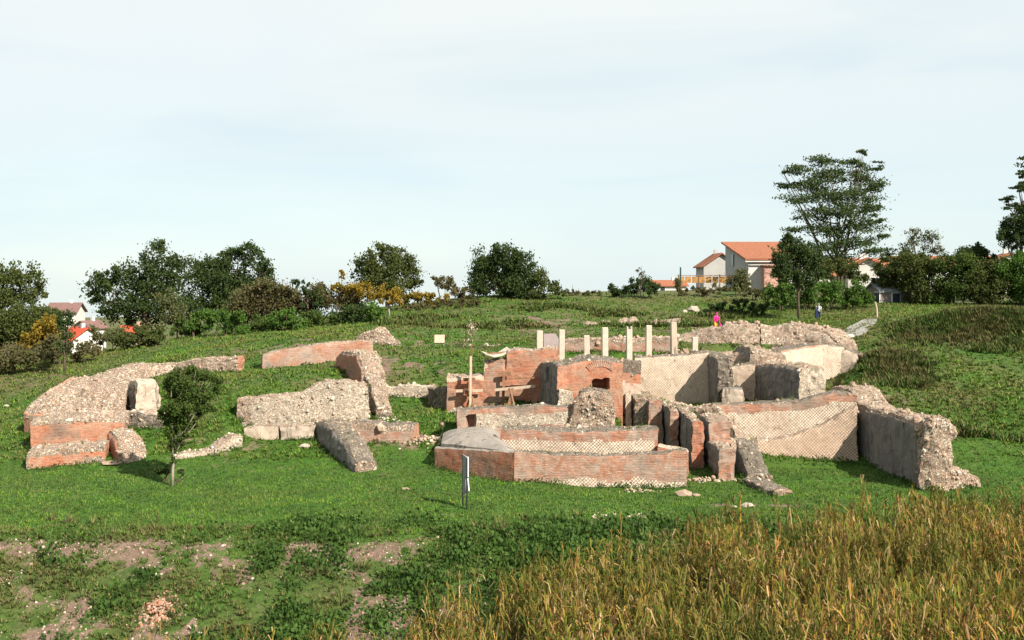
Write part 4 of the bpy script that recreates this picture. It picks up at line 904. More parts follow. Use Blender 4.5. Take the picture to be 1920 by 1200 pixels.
tree('tall airy tree with layered feathery branches, the highest of all', 121, (1572, 560), [(1475, 350, 22, 8), (1470, 322, 14, 8), (1500, 318, 30, 13), (1515, 345, 40, 13), (1545, 300, 30, 14), (1560, 325, 46, 20), (1600, 305, 26, 12), (1618, 288, 14, 7), (1622, 330, 38, 20), (1648, 312, 16, 10), (1640, 350, 26, 16),
     (1495, 375, 40, 10), (1545, 365, 50, 18), (1600, 368, 50, 20), (1520, 402, 40, 12), (1575, 398, 55, 18), (1630, 392, 30, 14), (1500, 430, 28, 9), (1548, 432, 50, 14), (1612, 425, 44, 14), (1640, 415, 20, 12), (1490, 462, 34, 8), (1540, 466, 46, 12),
     (1600, 455, 46, 14), (1652, 442, 18, 8), (1640, 470, 34, 10), (1668, 478, 16, 6), (1575, 488, 46, 14), (1530, 490, 30, 12)], 'leaf_feather', .2, 1.9, .2, stems=4, flat=.35, puff=.6, shell=.25, group=None)
tree('half bare greyish tree between the roofs and the right thicket', 119, (1725, 560), [(1712, 442, 14, 18), (1735, 450, 20, 18), (1700, 468, 22, 16), (1755, 465, 16, 12), (1725, 490, 35, 16)], 'leaf_grey', .16, 1.5, .14, stems=3, group=BT)
tree('tall feathery tree cut by the right edge of the picture', 114, (1935, 560), [(1885, 372, 20, 9), (1906, 350, 16, 9), (1925, 322, 18, 11), (1905, 388, 24, 10), (1930, 350, 25, 18), (1935, 385, 28, 17), (1945, 300, 30, 22), (1915, 405, 25, 12)], 'leaf_feather', .2, 2.4, .25, group=BT, flat=.35)
tree('dark round tree below the feathery one at the right edge', 112, (1915, 560), [(1905, 420, 26, 18), (1930, 408, 26, 24), (1885, 442, 18, 14), (1915, 450, 38, 20), (1940, 440, 30, 30)], 'leaf_dark', .2, 4, .25, group=BT)
tree('small vase shaped green tree on the lawn before the left ruins', 50.6, (323, 903), [(328, 702, 18, 13), (352, 698, 18, 11), (382, 704, 20, 13), (404, 718, 13, 14), (320, 730, 17, 22), (350, 730, 26, 22), (388, 738, 20, 16), (312, 768, 13, 24), (336, 766, 20, 24), (366, 764, 20, 16), (392, 765, 12, 9), (316, 805, 12, 24), (338, 800, 15, 22), (358, 790, 10, 12), (326, 838, 11, 20), (340, 828, 8, 12), (325, 862, 5, 9)], 'leaf_fresh', .10, 4.8, .075, bark='bark_pale', puff=.5, straight=True)
tree('pair of thin birch saplings with white stems before the yellow bushes', 98, (729, 598), [(735, 548, 20, 12), (722, 560, 16, 9), (742, 565, 14, 7)], 'leaf_yellow', .17, 2.2, .07, bark='bark_pale', stems=2, group=BT)
tree('bare little sapling above the low central bushes', 109, (1201, 550), [(1200, 508, 10, 8), (1204, 520, 8, 8)], 'leaf_brown', .12, .8, .04, group=BT)

def shrub(label, Y, blobs, mat, leaf=.2, cover=4.0, group=None, **k):
    bx = XW(blobs[0][0], Y); bz = h1(bx, Y); r = empty('shrub', (bx, Y, bz), label, 'shrub', group)
    b = MB()
    for a in blobs[:6]:
        e = W(a[0], a[1], Y) - [bx, Y, bz]; g = np.array([e[0] * .6, 0, h1(bx + e[0] * .6, Y) - bz - .2])
        for _ in range(2): b.tube([g + rng.normal(0, .1, 3) * [1, 1, 0], e + rng.normal(0, .3, 3)], [.05, .015], 4)
    tag(b.build('stems', M['bark'], r), kind='stuff')
    crown_mesh(blobs, Y, leaf, cover, mat, r, **k)
RS = 'bushes along the ridge'
shrub('olive and yellow thicket in front of the brown roofed house at left', 89, [(15, 600, 42, 28), (65, 605, 38, 30), (95, 590, 20, 22), (100, 625, 30, 28), (40, 635, 45, 24), (-20, 620, 40, 40)], 'leaf_oak', .2, 4, RS)
shrub('yellow green bush under the loose oak at left', 87, [(85, 625, 26, 22), (60, 640, 30, 18), (105, 600, 16, 20)], 'leaf_yellow', .18, 2.5, RS)
shrub('brown dry brush along the left edge of the slope', 82, [(10, 665, 40, 20), (60, 668, 40, 18), (-20, 670, 40, 25)], 'leaf_brown', .2, 3.5, RS, puff=.6)
shrub('brown dry brush under the slender dark tree', 84, [(110, 660, 35, 16), (155, 655, 32, 16), (90, 645, 25, 14)], 'leaf_brown', .2, 3.5, RS, puff=.6)
shrub('grey green bush right of the small red roof', 92, [(190, 628, 22, 16), (220, 632, 30, 18), (245, 625, 20, 14)], 'leaf_grey', .19, 4, RS)
shrub('low olive bush below the orange roof scraps', 90, [(262, 626, 26, 12), (270, 640, 32, 15), (300, 628, 25, 16), (240, 640, 25, 14)], 'leaf_oak', .19, 4, RS)
shrub('bright green bush at the foot of the two topped dark tree', 94, [(366, 600, 18, 16), (388, 602, 22, 20), (412, 598, 20, 20)], 'leaf_hedge', .18, 3.5, RS)
shrub('grey domed bush between the two topped dark tree and the small dark tree', 105, [(440, 590, 30, 20), (465, 570, 30, 28), (500, 555, 34, 28), (535, 562, 28, 26), (480, 590, 34, 18), (520, 590, 34, 18)], 'leaf_grey', .19, 3.6, RS)
shrub('yellowish green bush in the gap right of the thin grey tree', 96, [(352, 612, 22, 16), (372, 618, 20, 12), (340, 622, 18, 10)], 'leaf_fresh', .18, 3.6, RS)
shrub('brown brush right below the two topped dark tree', 103, [(455, 575, 32, 24), (490, 558, 32, 26), (520, 560, 30, 26), (505, 540, 24, 12)], 'leaf_brown', .2, 4.2, RS, puff=.6)
shrub('purplish brown brush in the gap left of the yellow bushes', 104, [(545, 560, 28, 20), (575, 575, 30, 22), (605, 558, 28, 22), (640, 560, 26, 22), (600, 540, 14, 8), (665, 568, 24, 18)], 'leaf_brown', .2, 4.2, RS, puff=.6)
hb = [('leftmost green bush of the hedge behind the curved brick wall', [(425, 612, 22, 14), (445, 600, 20, 16), (462, 622, 22, 12)], 'leaf_hedge'),
      ('dark glossy bush with yellow sprigs behind the curved brick wall', [(480, 612, 26, 18), (505, 618, 22, 14)], 'leaf_fresh'),
      ('tall bush in the middle of the hedge above the curved brick wall', [(530, 600, 26, 18), (555, 610, 26, 14), (545, 590, 18, 12)], 'leaf_hedge'),
      ('broad bush right of the middle of that hedge', [(585, 595, 26, 18), (615, 602, 26, 14)], 'leaf_fresh'),
      ('dark bush just left of the birch saplings', [(645, 590, 26, 18), (672, 585, 24, 18)], 'leaf_dark'),
      ('green bush touching the birch stems', [(700, 582, 22, 16), (690, 597, 22, 9)], 'leaf_hedge')]
for lab, bl, mt in hb: shrub(lab, 93 + rng.uniform(-1, 2), bl, mt, .18, 4, 'hedge bushes behind the curved brick wall')
shrub('golden yellow bush left of the rounded yellowing tree', 103, [(632, 538, 14, 10), (650, 545, 22, 14), (675, 540, 24, 16), (700, 550, 26, 14), (640, 515, 6, 10)], 'leaf_yellow', .18, 3.5, RS)
shrub('golden orange bush right of the birch saplings', 103, [(755, 560, 24, 12), (785, 555, 24, 14), (810, 562, 24, 10), (830, 560, 14, 8)], 'leaf_yellow', .18, 3.5, RS)
shrub('reddish brown bush left of the dense round tree', 108, [(835, 535, 24, 14), (860, 545, 18, 12), (818, 525, 10, 8), (875, 550, 14, 10)], 'leaf_brown', .18, 3.5, RS)
shrub('strip of rusty undergrowth below the golden bushes', 101, [(770, 578, 28, 7), (810, 575, 28, 7), (850, 568, 28, 7), (885, 566, 20, 6)], 'leaf_brown', .18, 4, RS, puff=.6)
shrub('low brown scrub on the skyline right of the leaning tree', 112, [(1085, 552, 22, 6), (1110, 550, 18, 7), (1070, 548, 10, 6)], 'leaf_brown', .15, 3.5, RS)
shrub('left dark green bush of the pair in mid skyline', 111, [(1150, 538, 14, 12), (1165, 545, 20, 10)], 'leaf_dark', .16, 4, RS)
shrub('right and wider green bush of the pair in mid skyline', 111, [(1205, 532, 26, 12), (1225, 542, 22, 10), (1190, 542, 20, 10)], 'leaf_dark', .16, 4, RS)
shrub('brown scrub before the orange fence', 113, [(1285, 545, 22, 8), (1315, 543, 24, 8), (1345, 542, 22, 9), (1270, 532, 8, 12)], 'leaf_brown', .16, 3.5, RS)
shrub('green bush leaning against the grey gable of the white house', 116, [(1390, 518, 16, 16), (1378, 535, 20, 12), (1400, 538, 18, 10)], 'leaf_grey', .17, 3.5, RS)
shrub('brown scrub under the pinkish balcony of the white house', 112, [(1410, 548, 22, 8), (1430, 552, 16, 8)], 'leaf_brown', .16, 4, RS)
for lab, bl in (('dark creeping patch of shrubs left on the bank behind the magenta person', [(1340, 572, 26, 9), (1325, 585, 20, 7)]), ('dark creeping shrubs in the middle of the shaded bank', [(1385, 572, 28, 11), (1370, 590, 26, 8)]), ('dark creeping shrubs at the foot of the small leafy tree', [(1430, 578, 24, 10), (1420, 595, 26, 7)])):
    shrub(lab, 101, bl, 'leaf_dark', .17, 3.5, RS)
for lab, bl, Yk in (('left bush of the dark hedge behind the small leafy tree', [(1455, 548, 22, 18), (1475, 535, 22, 20), (1465, 565, 26, 10)], 104), ('middle bush of the dark hedge behind the small leafy tree', [(1515, 545, 28, 22), (1500, 565, 24, 10)], 104), ('right bush of the dark hedge, near the person in white', [(1560, 540, 28, 22), (1550, 562, 28, 12)], 104.5), ('far right rounded end of the dark hedge above the stake', [(1600, 548, 24, 18), (1620, 560, 20, 12), (1590, 565, 24, 10)], 105)):
    shrub(lab, Yk, bl, 'leaf_hedge', .18, 4.5, 'dark hedge on the upper lawn')
for lab, bl, mt, Yk in (('ivy clad undergrowth below the tall airy tree', [(1545, 505, 26, 16), (1585, 500, 28, 14), (1610, 520, 24, 14)], 'leaf_oak', 112),
                        ('olive bush at the left end of the right thicket', [(1665, 500, 26, 20), (1680, 522, 28, 22), (1655, 530, 20, 18), (1690, 492, 20, 16)], 'leaf_oak', 112),
                        ('broad olive bush under the half bare tree', [(1715, 500, 34, 24), (1735, 535, 34, 28), (1720, 560, 28, 14), (1745, 500, 26, 20)], 'leaf_oak', 110),
                        ('highest bush in the middle of the right thicket', [(1785, 494, 36, 22), (1790, 530, 40, 30), (1770, 560, 32, 14), (1815, 500, 24, 20)], 'leaf_fresh', 109),
                        ('dark bush on the skyline left of the small white gable', [(1832, 470, 30, 14), (1812, 480, 24, 14), (1850, 482, 24, 14)], 'leaf_dark', 116),
                        ('dense bush below the small white gable at right', [(1845, 508, 38, 24), (1860, 545, 40, 26), (1875, 505, 26, 18), (1835, 540, 30, 26)], 'leaf_oak', 108),
                        ('dark green bush at the right edge of the thicket', [(1905, 505, 34, 26), (1915, 545, 38, 28), (1950, 520, 40, 46), (1920, 488, 24, 16)], 'leaf_hedge', 107)):
    shrub(lab, Yk, bl, mt, .19, 4.6, 'bushes of the right hand thicket')

shrub('dark weed clump in the hollow at the foot of the small vase shaped tree', 51.5, [(303, 884, 13, 9), (316, 878, 10, 10), (338, 886, 12, 5)], 'leaf_dark', .09, 3.5)
# dried stalk with a seed head
r = empty('dry_stalk', (XW(884, 66), 66, ZW(672, 66) - .3), 'tall dry stalk with a pinkish tufted head rising over the left orange brick wall', 'plant')
MB().tube([(0, 0, -1.), (.03, 0, 1.2), (-.02, 0, 2.1)], [.04, .03, .02], 5).build('stem', M['wood'], r)
n = 120; q = rng.normal(size=(n, 3)) * [.16, .12, .22] + [.0, 0, 2.1]; q[:40] += [-.1, 0, -.45]; v, f = scatter(LEAF_V, LEAF_F, q, rng.uniform(.06, .13, n), rrot(n)); mesh('seed_head', v, f, M['stone'], r)['kind'] = 'stuff'

# ------------------------------------------------------------------ houses
def m_wall(n, c): return m_plain(n, c, .9, .06, 1.)
M['render_white'] = m_wall('white_render', (.50, .48, .44)); M['render_grey'] = m_wall('grey_render', (.33, .32, .30)); M['render_pink'] = m_wall('pink_render', (.42, .24, .19))
mt = Mat('roof_tiles', .9); cc = mt.mix(mt.rng(mt.noise(mt.pos, 2.5, 4, .7), .35, .65), (.30, .115, .06), (.21, .08, .045)); mt.bump(mt.n('ShaderNodeTexWave', {'Vector': mt.pos, 'Scale': 1.6}).outputs['Fac'], .5, .08); M['tiles'] = mt.out(cc)
M['tiles_red'] = m_plain('red_roof_tiles', (.40, .06, .03), .9, .2, 3); M['tiles_brown'] = m_plain('brown_roof_tiles', (.15, .085, .075), .9, .15, 2)
M['glass'] = m_plain('dark_window_glass', (.03, .035, .045), .15, .1)
def prism(name, V, Fc, mat, parent):
    V = np.array(V, float); used = sorted({i for f in Fc for i in f}); rm = {a: b for b, a in enumerate(used)}
    return mesh(name, V[used], [np.array([[rm[i] for i in f]]) for f in Fc], M[mat], parent)
def gable_house(label, px, Y, base_py, w, d, h, rh, rz, wallm, roofm, over=.4, group='houses beyond the site', wins=1, ridge_x=True):
    r = empty('house', (XW(px, Y), Y, ZW(base_py, Y)), label, 'house', group, rz)
    a, b = w / 2, d / 2
    prism('wall', [(-a, -b, 0), (a, -b, 0), (a, b, 0), (-a, b, 0), (-a, -b, h), (a, -b, h), (a, b, h), (-a, b, h), (-a, 0, h + rh), (a, 0, h + rh)],
          [(0, 1, 5, 4), (2, 3, 7, 6), (1, 2, 6, 9, 5), (3, 0, 4, 8, 7)], wallm, r)
    o_ = over; sl = rh / b; t = .18
    rf = None
    V = []; Fq = []
    for s in (-1, 1):
        n0 = len(V); ye = s * (b + o_); ze = h - sl * o_
        V += [(-a - o_, ye, ze + .03), (a + o_, ye, ze + .03), (a + o_, 0, h + rh + .03), (-a - o_, 0, h + rh + .03)]; V += [(x, y, z + t) for x, y, z in V[n0:n0 + 4]]
        Fq += [[n0 + i for i in f] for f in ((0, 1, 2, 3), (4, 5, 6, 7), (0, 1, 5, 4), (0, 3, 7, 4), (1, 2, 6, 5))]
    rf = prism('roof', V, Fq, roofm, r)
    MB().box((a * .4, 0, h + rh + .3), (.5, .5, .9)).build('chimney', M[wallm], rf)
    for k in range(wins):
        x = (-.5 + (k + .5) / wins) * w
        wo_ = MB().box((x, -b - .02, h * .55), (1.0, .08, 1.3)).build('window', M['white'], r); MB().box((x, -b - .08, h * .55), (.84, .06, 1.12)).build('pane', M['glass'], wo_)
        wo_ = MB().box((-a - .02, (k - .5) * 2, h * .6), (.08, 1.0, 1.3)).build('window', M['white'], r); MB().box((-a - .08, (k - .5) * 2, h * .6), (.06, .84, 1.12)).build('pane', M['glass'], wo_)
    return r
gable_house('house with a brown roof far behind the left thicket', 124, 190, 622, 4.8, 7, 3.5, 1.5, .15, 'render_white', 'tiles_brown', wins=2)
gable_house('small white house with a bright red roof between the left trees', 150, 150, 665, 4.2, 4.5, 2.2, 1.5, -.75, 'render_white', 'tiles_red')
gable_house('white gable peeping above the small red roof', 168, 175, 652, 3.2, 4, 3.3, 1.0, 1.1, 'render_white', 'tiles_brown', wins=1)
gable_house('house with an orange roof glimpsed under the peaked dark tree', 252, 165, 655, 3.2, 4, 2.5, 1.0, .2, 'render_pink', 'tiles_red', wins=1)
gable_house('house hidden behind the tall airy tree, only its orange roof showing', 1580, 150, 572, 13, 9, 4.2, 2.2, .1, 'render_white', 'tiles', wins=3)
gable_house('long low house with an orange roof on the right skyline', 1765, 170, 575, 16, 9, 6.0, 1.9, .05, 'render_white', 'tiles', wins=4)
gable_house('white fronted gable house seen through the right thicket', 1888, 145, 560, 3.6, 6, 4.9, 1.1, 1.45, 'render_white', 'tiles', wins=1)
gable_house('orange gable roof with a white verge right of the tall airy tree', 1624, 142, 562, 5.5, 5, 3.9, 1.5, 1.35, 'render_white', 'tiles', wins=1)
# main house, single pitch roof
r = empty('house', (XW(1403, 135), 135, ZW(550, 135)), 'white house with a steep orange roof and a shaded grey gable on the ridge', 'house', 'houses beyond the site')
o0 = np.array(r.location); A = W(1403, 550, 135) - o0; zE = ZW(487, 135) - o0[2]; Bk = np.array([XW(1360, 147), 147, 0]) - [o0[0], o0[1], 0]; zR = ZW(458, 147) - o0[2]; Wd = 8.5
Vh = [(0, 0, 0), (Wd, 0, 0), (Wd + Bk[0], Bk[1], 0), (Bk[0], Bk[1], 0), (0, 0, zE), (Wd, 0, zE), (Wd + Bk[0], Bk[1], zR), (Bk[0], Bk[1], zR)]
prism('wall', Vh, [(0, 1, 5, 4)], 'render_white', r); prism('wall', Vh, [(1, 2, 6, 5), (2, 3, 7, 6), (3, 0, 4, 7)], 'render_grey', r)
e = .5; s_ = (zR - zE) / Bk[1]
V = [(-e, -e, zE - s_ * e + .05), (Wd + e, -e, zE - s_ * e + .05), (Wd + e + Bk[0], Bk[1] + e, zR + s_ * e + .05), (Bk[0] - e, Bk[1] + e, zR + s_ * e + .05)]; V += [(x, y, z + .22) for x, y, z in V]
prism('roof', V, [(0, 1, 2, 3), (4, 5, 6, 7), (0, 1, 5, 4), (1, 2, 6, 5), (2, 3, 7, 6), (3, 0, 4, 7)], 'tiles', r)
MB().box((Wd / 2, -e - .06, zE - .22), (Wd + 1, .12, .14)).build('gutter', M['render_white'], r)
for (yy, zz, hh, ww) in ((7.6, zE + .1, 1.7, 1.1), (2.5, 2.0, 1.2, 1.0)):
    xx = Bk[0] * yy / Bk[1]; wi = MB().box((xx - .03, yy, zz), (.12, ww, hh)).build('window', M['grey_metal'], r); MB().box((xx - .11, yy, zz), (.06, ww - .2, hh - .2)).build('pane', M['glass'], wi)
bal = MB().box((3.0, -.7, 2.1), (2.6, 1.4, 2.6)).build('porch', M['render_pink'], r); MB().box((3.0, -.75, 3.5), (3.0, 1.8, .16)).build('porch_roof', M['tiles'], bal)
wi = MB().box((6.2, -.04, 2.6), (1.1, .1, 1.3)).build('window', M['grey_metal'], r); MB().box((6.2, -.11, 2.6), (.9, .06, 1.1)).build('pane', M['glass'], wi)
# small gable behind it
gable_house('small grey gable house with dark eaves left of the white house', 1345, 158, 545, 6.5, 5.2, 3.6, 1.75, 1.57, 'render_grey', 'tiles', wins=1)
# orange fence before it
r = empty('site_fence', (XW(1318, 128), 128, ZW(530, 128)), 'row of orange yellow boards fencing the plot left of the white house', 'fence')
M['hoarding'] = m_plain('orange_boarding', (.30, .155, .05), .8, .3, 2)
for k in range(9):
    o = MB().box((-2.6 + k * .82, 0, .35), (.70, .06, .75)).build('board', M['hoarding'], r)
MB().box((.7, -.08, .86), (7.6, .1, .08)).build('rail', M['wood'], r)
for k in range(4): MB().box((-2.9 + k * 2.46, .06, .0), (.12, .12, 2.)).build('post', M['wood'], r)
o = MB().tube([W(1276, 532, 126), W(1276, 501, 126)], [.1, .09], 6).build('green_pole', m_plain('green_paint', (.02, .06, .05), .7, .1)); tag(o, 'thin dark green pole at the left end of the orange fence', 'pole')
# greenhouse / shed scraps in the right thicket
r = gable_house('grey garden shed in the shade between hedge and right thicket', 1665, 113, 575, 3.6, 3, 1.6, .8, .2, 'board_grey', 'grey_metal', wins=1, over=.2)
gable_house('distant cream house between the mid skyline bushes', 1250, 200, 552, 6, 6, 1.6, .9, .1, 'render_white', 'tiles', wins=2)

# ------------------------------------------------------------------ loose stones in the grass
def rock(label, px, py, Y, s, mat='stone', group=None, sq=.6):
    v = ICO_V * (1 + .35 * rng.random((12, 1))); R = rrot(1, True)[0]; v = v @ R.T * [s * 1.3, s, s * sq]
    X = XW(px, Y); o = mesh('rock', v, ICO_F, M[mat]); o.location = (X, Y, h1(X, Y) + s * sq * .25); tag(o, label, 'rock', group); return o
rock('pinkish rock lying in the lawn below the right end of the front brick wall', 1284, 915, 49.0, .30)
rock('small rock just right of the pinkish one below the front brick wall', 1306, 917, 48.8, .14)
rock('flat grey stone lying at the foot of the patchy brick tier at far left', 210, 872, 55.0, .38, sq=.3)
rock('lone white stone in the grass left of the far left ruin', 12, 757, 70, .16, 'stone_white')
rock('small pale stone in the lawn between the small tree and the sign', 760, 911, 49.6, .14)
rock('white stone in the dark weeds right of centre', 1403, 947, 45.8, .2, 'stone_white')
rock('tiny white stone left of the white one in the dark weeds', 1377, 949, 45.6, .09, 'stone_white')
rock('white boulder high on the green bank under the orange fence', 1301, 576, 103, .42, 'stone_white', sq=.9)
rock('smaller boulder beside the white one high on the green bank', 1284, 578, 102, .2, 'stone_white', sq=.9)
rock('white stone on the ledge left of the leftmost concrete post', 981, 646, 74, .42, 'stone_white', sq=.5)
rock('white stone standing on the low orange terrace wall', 912, 640, 79, .16, 'stone_white', sq=1.3)
rock('white stone at the foot of the curved brick wall right end', 703, 659, 72.5, .2, 'stone_white')
rock('white stone at the base of the pink masonry below the long white wall', 571, 830, 57.4, .22, 'stone_white')
def pile(name, label, cxy, rad, n, s, mat, h=.25):
    q = rng.normal(size=(n, 2)) * rad; X = cxy[0] + q[:, 0]; Y = cxy[1] + q[:, 1]; z = hz(X, Y) + h * np.exp(-(q[:, 0] / rad[0]) ** 2 - (q[:, 1] / rad[1]) ** 2) * rng.random(n)
    sc = rng.uniform(s * .5, s * 1.5, n)[:, None] * rng.uniform(.7, 1.4, (n, 3)); v, f = scatter(ICO_V, ICO_F, np.c_[X, Y, z], sc, rrot(n)); o = mesh(name, v, f, M[mat]); return tag(o, label, 'rubble', None, 'stuff')
pile('rubble_pile', 'heap of reddish brick fragments on the bare slope at lower left', (XW(293, 35.6), 35.6), (.32, .42), 420, .04, 'stone_red', .3)
pile('stone_scatter', 'scatter of white stones at the foot of the broken spur', (XW(725, 60.5), 60.5), (.45, .8), 70, .06, 'stone_white')
pile('stone_scatter', 'stones and weeds at the foot of the front brick wall', (XW(1195, 49.9), 49.9), (.5, .10), 45, .05, 'stone')
pile('stone_scatter', 'line of footing stones right of the low front brick pier', (XW(1320, 51.6), 51.6), (.8, .15), 60, .07, 'stone')
pile('stone_scatter', 'white stones in the weeds below the basin wall', (XW(1160, 43.5), 43.5), (1.0, .6), 50, .035, 'stone')
pile('stone_scatter', 'pale stones along the path edge left of the basin', (XW(800, 57.5), 57.5), (.9, .35), 80, .07, 'stone')
# small stones over the bare soil
n = 40000; X = rng.uniform(-24, 12, n); Y = rng.uniform(26, 42, n); s_ = soil_fn(X, Y); kp = (rng.random(n) < s_ * .32) & (np.abs(X) < .5 * Y); X, Y = X[kp], Y[kp]; n = len(X)
sc = (.012 + rng.gamma(1.5, .009, n))[:, None] * rng.uniform(.7, 1.4, (n, 3)); v, f = scatter(ICO_V, ICO_F, np.c_[X, Y, hz(X, Y) + .01], sc, rrot(n))
tag(mesh('pebbles', v, f, M['stone']), 'small pinkish stones strewn over the bare soil', 'stones', None, 'stuff')

# ------------------------------------------------------------------ grass and weeds
m = Mat('grass_blades', .85); P = m.pos; i_ = m.isl
gc = m.ramp(i_, (.1, (.040, .100, .008)), (.5, (.070, .155, .011)), (.8, (.115, .19, .02)), (.97, (.17, .15, .05)))
gc = m.mix(m.rng(m.noise(P, .5, 4, .6), .42, .62, 0., .7), gc, (.022, .055, .009)); 
gc = m.mix(m.rng(m.noise(P, .28, 3, .6), .48, .66, 0., .6), gc, (.075, .095, .02)); M['blades'] = m.out(gc)
m = Mat('weed_leaves', .85); P = m.pos
gc = m.ramp(m.isl, (.1, (.022, .052, .008)), (.45, (.044, .086, .012)), (.78, (.078, .115, .02)), (.93, (.17, .12, .055)))
gc = m.mix(m.rng(m.noise(P, .3, 3, .6), .48, .62, 0., .7), gc, (.105, .088, .034)); M['weeds'] = m.out(gc)
m = Mat('slope_grass', .85); P = m.pos
gc = m.ramp(m.isl, (.1, (.036, .085, .008)), (.45, (.068, .140, .012)), (.80, (.11, .17, .022)), (.95, (.20, .15, .06)))
gc = m.mix(m.rng(m.noise(P, .25, 4, .6), .46, .62, 0., .65), gc, (.12, .10, .035)); M['slope'] = m.out(gc)
M['leafy'] = m_leaf('weed_foliage', [(.022, .050, .010), (.035, .075, .013), (.016, .036, .009), (.050, .092, .018)], .2)
def blade_tuft(nb, h, w, spread, seed):
    g = np.random.default_rng(seed); V = []; Fq = []
    for k in range(nb):
        a = g.uniform(0, 6.28); l = g.uniform(.3, 1.) * spread; d = np.array([math.cos(a), math.sin(a), 0]); pr = np.array([-d[1], d[0], 0]) * w / 2; b0 = d * g.uniform(0, .3) * spread; hh = h * g.uniform(.6, 1.1); n0 = len(V)
        V += [b0 - pr, b0 + pr, b0 + d * l + [0, 0, hh]]; Fq.append([n0, n0 + 1, n0 + 2])
    return np.array(V), np.array(Fq)
def field(name, label, n, xr, yr, tuft, hr, mat, dens=None, pers=True):
    if pers:
        Y = yr[0] * (yr[1] / yr[0]) ** rng.random(n); X = (rng.random(n) - .5) * Y * 1.02
    else: X = rng.uniform(*xr, n); Y = rng.uniform(*yr, n)
    if dens is not None: kp = rng.random(n) < dens(X, Y); X, Y = X[kp], Y[kp]
    n = len(X); sc = rng.uniform(hr[0], hr[1], n); v, f = scatter(tuft[0], tuft[1], np.c_[X, Y, hz(X, Y) - .02], sc, rrot(n, True))
    return tag(mesh(name, v, f, M[mat]), label, 'vegetation', None, 'stuff')
nm = lambda X, Y: ~inpoly(X, Y, MAIZE_EDGE)
field('grass', 'short green grass of the lawn before the ruins', 70000, None, (38.5, 64), blade_tuft(5, .11, .035, .10, 1), (.6, 1.3), 'blades', lambda X, Y: nm(X, Y) * (1 - .9 * soil_fn(X, Y)))
field('weeds', 'rough weeds and grass on the near bank', 60000, None, (25, 42), blade_tuft(9, .14, .035, .15, 2), (.5, 1.6), 'weeds', lambda X, Y: nm(X, Y) * np.clip(1.05 - 1.1 * soil_fn(X, Y), .07, 1) * np.clip(.55 + 2 * n2(X, Y, .5, 91, 3), .15, 1))
field('weeds', 'tall dark weed clumps between lawn and dry crop', 9000, None, (31, 48), blade_tuft(20, .34, .045, .30, 3), (.5, 1.4), 'weeds',
      lambda X, Y: nm(X, Y) * np.clip(3 * (n2(X, Y, .35, 95, 3) - .12), 0, 1) * np.clip((X + 9) / 6, .3, 1) * np.clip((45.0 - Y) / 4, 0, 1) * np.clip(1 - 2 * soil_fn(X, Y), 0, 1))
LT_V = []; LT_F = []
for k in range(16):
    R_ = rrot(1)[0]; c_ = rng.normal(size=3) * [.20, .20, .09] + [0, 0, .12]; LT_V.append((LEAF_V * .11) @ R_.T + c_); LT_F.append(LEAF_F + 4 * k)
LT = (np.concatenate(LT_V), np.concatenate(LT_F))
field('weeds', 'dark leafy weed cushions on the near bank', 15000, None, (30, 43.5), LT, (.5, 1.5), 'leafy', lambda X, Y: nm(X, Y) * np.clip(4 * (n2(X, Y * .7, .55, 191, 4) + .25 * (X > -8) - .06), 0, 1) * np.clip((43.5 - Y) / 3, 0, 1) * np.clip(1.1 - 1.1 * soil_fn(X, Y), .05, 1))
bp = []; tp = []
for (f_, n_, t_, z_, bt_, kind_) in WP:
    k_ = max(3, int(len(f_) * 1.1)); i_ = rng.integers(0, len(f_), k_); of = bt_ + rng.gamma(1.3, .10, k_) - .02
    bp.append(np.c_[f_[i_] - n_[i_] * of[:, None], np.zeros(k_)])
    if kind_ not in ('brick',): 
        k_ = max(1, int(len(f_) * .22)); i_ = rng.integers(0, len(f_), k_); w_ = rng.uniform(.2, .9, k_)
        tp.append(np.c_[f_[i_] + n_[i_] * (t_[i_] * w_)[:, None], z_[i_] - .03])
bp = np.concatenate(bp); bp = bp[(n2(bp[:, 0], bp[:, 1], .7, 301, 2) > -.15)]; bp[:, 2] = hz(bp[:, 0], bp[:, 1]) - .03
v, f = scatter(LT[0], LT[1], bp, rng.uniform(.35, 1.0, len(bp)), rrot(len(bp), True)); tag(mesh('weeds', v, f, M['leafy']), 'small weeds growing along the foot of the walls', 'vegetation', None, 'stuff')
tp = np.concatenate(tp); bt2 = blade_tuft(9, .16, .035, .14, 9); v, f = scatter(bt2[0], bt2[1], tp, rng.uniform(.5, 1.3, len(tp)), rrot(len(tp), True)); tag(mesh('weeds', v, f, M['slope']), 'sparse grass tufts rooted on the broken wall tops', 'vegetation', None, 'stuff')
field('rough_grass', 'rough grass over the upper slope and the right hand bank', 85000, None, (56, 112), blade_tuft(7, .18, .05, .17, 4), (.5, 1.5), 'slope', lambda X, Y: np.clip(1 - .8 * soil_fn(X, Y), 0, 1) * np.clip(.35 + 1.6 * n2(X, Y, .28, 97, 3) + .4 * (X > 20), .06, 1))
field('rough_grass', 'lighter grass over the upper slope', 40000, None, (58, 116), blade_tuft(6, .16, .08, .15, 5), (.5, 1.5), 'blades', lambda X, Y: np.clip(1 - .9 * soil_fn(X, Y), 0, 1) * np.clip(.5 - 1.4 * n2(X, Y, .28, 97, 3), .05, 1))

